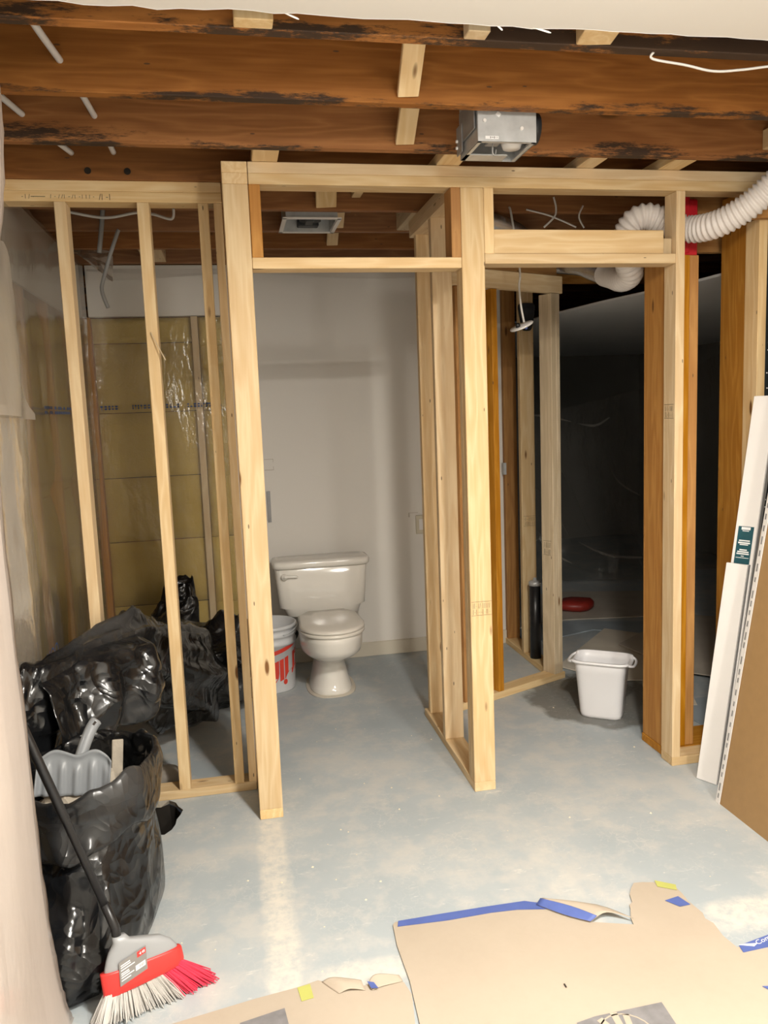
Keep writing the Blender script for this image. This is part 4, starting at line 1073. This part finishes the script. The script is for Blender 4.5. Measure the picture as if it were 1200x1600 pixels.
    cable([(-.63, 3.66, 2.445), (-.595, 3.62, 2.425), (-.461, 3.62, 2.405), (-.33, 3.62, 2.427), (-.265, 3.62, 2.42), (-.192, 3.62, 2.402), (-.18, 3.60, 2.44)], .006, 'white cable drooping across the left bay under the joists')
    cable([(-.520, 4.0, 2.53), (-.535, 4.0, 2.43), (-.551, 4.0, 2.336)], .011, 'short thick grey cable stub in the left bay', 'cable_grey')
    cable([(-.455, 4.0, 2.44), (-.464, 4.0, 2.423), (-.505, 4.0, 2.32), (-.545, 4.0, 2.205), (-.552, 4.0, 2.17), (-.545, 4.0, 2.13), (-.530, 4.0, 2.085)], .009, 'long grey cable hanging with a kinked end in the left bay', 'cable_grey')
    cable([(.25, 3.12, 2.47), (.42, 3.10, 2.452), (.55, 3.12, 2.455), (.72, 3.12, 2.448), (.78, 3.15, 2.46)], .004, 'thin white cable lying above the left doorway header')
    cable([(1.535, 3.6, 2.507), (1.546, 3.6, 2.46), (1.538, 3.6, 2.42), (1.486, 3.6, 2.372)], .0045, 'white wire drooping above the right doorway header')
    cable([(1.40, 3.6, 2.45), (1.50, 3.6, 2.428), (1.58, 3.6, 2.40), (1.645, 3.6, 2.373)], .004, 'slanting white wire behind the drooping one')
    cable([(1.68, 3.60, 2.47), (1.66, 3.6, 2.42), (1.685, 3.6, 2.37)], .004, 'short white wire left of the ribbed duct')
    cable([(1.17, 3.59, 2.48), (1.20, 3.56, 2.46), (1.205, 3.56, 2.435), (1.19, 3.59, 2.42)], .010, 'thick grey cable stub coming out of a joist right of the middle post', 'cable_grey')
    # hanging light fitting
    e = empty('light_fitting', (1.331, 3.5, 1.913), 'small white round light fitting dangling from its wire', 'light fitting')
    MB().tube(catmull([(1.318, 3.602, 2.46), (1.320, 3.58, 2.42), (1.326, 3.5, 2.167), (1.322, 3.5, 2.09), (1.330, 3.5, 2.0), (1.343, 3.5, 1.93)], 6), .005, 8).build('wire', 'cable_white', e, True)
    m = Matrix.Translation((1.331, 3.5, 1.913)) @ Matrix.Rotation(R(-24), 4, 'Y') @ Matrix.Rotation(R(8), 4, 'X')
    b = MB().lathe([(.0001, -.004), (.052, -.004), (.056, 0), (.053, .005), (.0001, .009)], seg=30); b.v = [tuple(m @ Vector(v)) for v in b.v]; b.build('disc', 'white_paint', e, True)
    b = MB().lathe([(.011, .006), (.011, .022), (.007, .024), (.0001, .02)], (-.022, -.015, 0), 14); b.v = [tuple(m @ Vector(v)) for v in b.v]; b.build('knob', 'black_plastic_hard', e, True)
    b = MB().lathe([(.006, -.003), (.006, -.016), (.0001, -.018)], (.01, -.02, 0), 10); b.v = [tuple(m @ Vector(v)) for v in b.v]; b.build('wire_nut', 'tape_blue', e, True)
    # capped black pipe on the plate
    e = empty('drain_pipe', (1.735, 4.41, .038), 'black capped pipe standing on the floor plate behind the angled partition', 'pipe')
    MB().tube([(1.735, 4.41, .038), (1.735, 4.41, .49)], .033, 20).build('pipe', 'black_plastic_hard', e, True)
    MB().lathe([(.036, .485), (.037, .505), (.03, .512), (.012, .514), (.010, .53), (.0001, .533)], (1.735, 4.41, 0), 20).build('cap', 'galvanised', e, True)
    # grey plate behind the fitting
    o = MB().loft([rrect(0, 0, .045-.012*(z > 1), .08, z, 5, 20) for z in (0, .006)]); o.v = [(1.745+x*(1+4*y), 4.503+z, 2.07+y) for x, y, z in o.v]
    tag(o.build('grey_bracket', 'dark_metal', None, origin=(1.745, 4.503, 2.07)), 'dull grey metal plate on the dim stud behind the dangling light', 'bracket')
build_services()

# ------------------------------------------------------------------ dark room
def build_dark_room():
    # clear film curtain hung in swags
    def fn(u, v):
        x = 2.2+2.3*u; top = 1.42+.62*max(0, (u-.12))**1.1+.03*math.sin(u*9)
        z = top*(1-v)+.02
        y = 6.35+.10*math.sin(x*5+z*2.5)+.07*fbm(x*2.2, z*1.5, 3)+.25*math.sin(v*math.pi)*.4
        return (x, y, z)
    o = sheet(fn, 60, 40).build('plastic_curtain', 'film_dark', None, True, origin=(3.2, 6.4, 0))
    tag(o, 'clear wrinkled plastic curtain hanging across the dark room', 'plastic curtain')
    # separate paler strips in front of the curtain, drawn as highlights on its folds
    b = MB(); rng = random.Random(14)
    paths = [[(2.30, 5.9, 1.30), (2.55, 5.85, 1.02), (2.72, 5.8, .62), (2.78, 5.8, .50)], [(2.30, 5.9, .95), (2.48, 5.85, .72), (2.62, 5.8, .42)], [(2.9, 5.9, 1.25), (3.0, 5.85, .95), (3.2, 5.8, .8)], [(2.32, 5.9, .62), (2.45, 5.85, .40), (2.6, 5.8, .30)], [(2.7, 5.9, .45), (2.95, 5.85, .33), (3.3, 5.8, .30)], [(2.3, 5.9, 1.48), (2.42, 5.9, 1.47), (2.62, 5.85, 1.42)], [(2.7, 5.9, 1.40), (2.85, 5.9, 1.38), (2.95, 5.86, 1.44)]]
    for p in paths:
        c = catmull(p, 8); n = len(c)
        w_ = [.007*math.sin(math.pi*(i+.5)/n)+.002 for i in range(n)]
        b.loft([[q+Vector((-w_[i]*.4, -.01, -w_[i])), q, q+Vector((w_[i]*.5, .012, w_[i]))] for i, q in enumerate(c)], False)
    b.build('crease_highlight', 'film_semi', o, True)
    # floor coverings: overlapping boards and papers
    def board(pts, z, mat, lab, name='floor_board', cat='cardboard'):
        q = flat_poly(pts, z, .006).build(name, mat, None, origin=(pts[0][0], pts[0][1], 0)); tag(q, lab, cat)
    board([(1.83, 4.30), (2.45, 4.95), (2.75, 4.62), (2.30, 3.90), (2.02, 3.98)], .012, 'cardboard_light', 'pale cardboard sheet on the dark floor just behind the waste bin')
    board([(1.84, 5.10), (2.30, 5.22), (2.95, 5.00), (2.62, 4.78), (2.38, 4.97), (1.86, 4.80)], .006, 'slab_blue', 'bluish strip of board on the dark room floor', cat='board')
    board([(2.35, 4.55), (3.1, 5.1), (3.9, 4.4), (2.9, 3.5), (2.45, 3.95)], .026, 'cardboard_dark', 'brown cardboard sheet seen to the right of the jamb')
    board([(1.85, 5.95), (2.6, 6.1), (3.6, 5.8), (3.2, 5.12), (2.3, 5.27), (1.86, 5.15)], .006, 'cardboard_dark', 'darker cardboard sheet under the red package')
    board([(2.02, 3.62), (2.18, 3.95), (2.36, 3.78), (2.25, 3.52)], .010, 'cardboard_light', 'speckled scrap of board on the floor right of the bin', cat='board')
    board([(2.14, 3.26), (2.10, 3.60), (2.55, 3.62), (2.5, 3.27)], .008, 'slab_blue', 'blue grey slab seen low between the right jamb posts', cat='board')
    # red package
    r = MB(); prof = [(.85, .0), (1, .02), (1.0, .045), (.86, .065), (.4, .072)]
    rings = []
    for k, z in prof: rings.append([(2.50+k*(p[0])*1.0, 5.52+k*p[1], z+.012+.008*fbm(p[0]*9, p[1]*9, 1)) for p in rrect(0, 0, .16, .13, 0, 1.5, 16, .25)])
    o = r.loft(rings).build('red_package', 'bag_red', None, True, origin=(2.5, 5.52, 0)); tag(o, 'flat red package lying on the floor of the dark room', 'package')
build_dark_room()

# trims of the ceiling lamps that light the room
for i, (loc, _) in enumerate(LAMPS):
    o = MB().lathe([(.088, 0), (.105, .0), (.105, .012), (.088, .012), (.088, 0)], (loc[0], loc[1], 2.412), 32, False, False).build('ceiling_lamp', 'white_paint', None, origin=(loc[0], loc[1], 2.412))
    tag(o, ('round ceiling lamp nearest the torn drywall edge', 'round ceiling lamp behind the camera')[i], 'lamp', 'ceiling lamps')
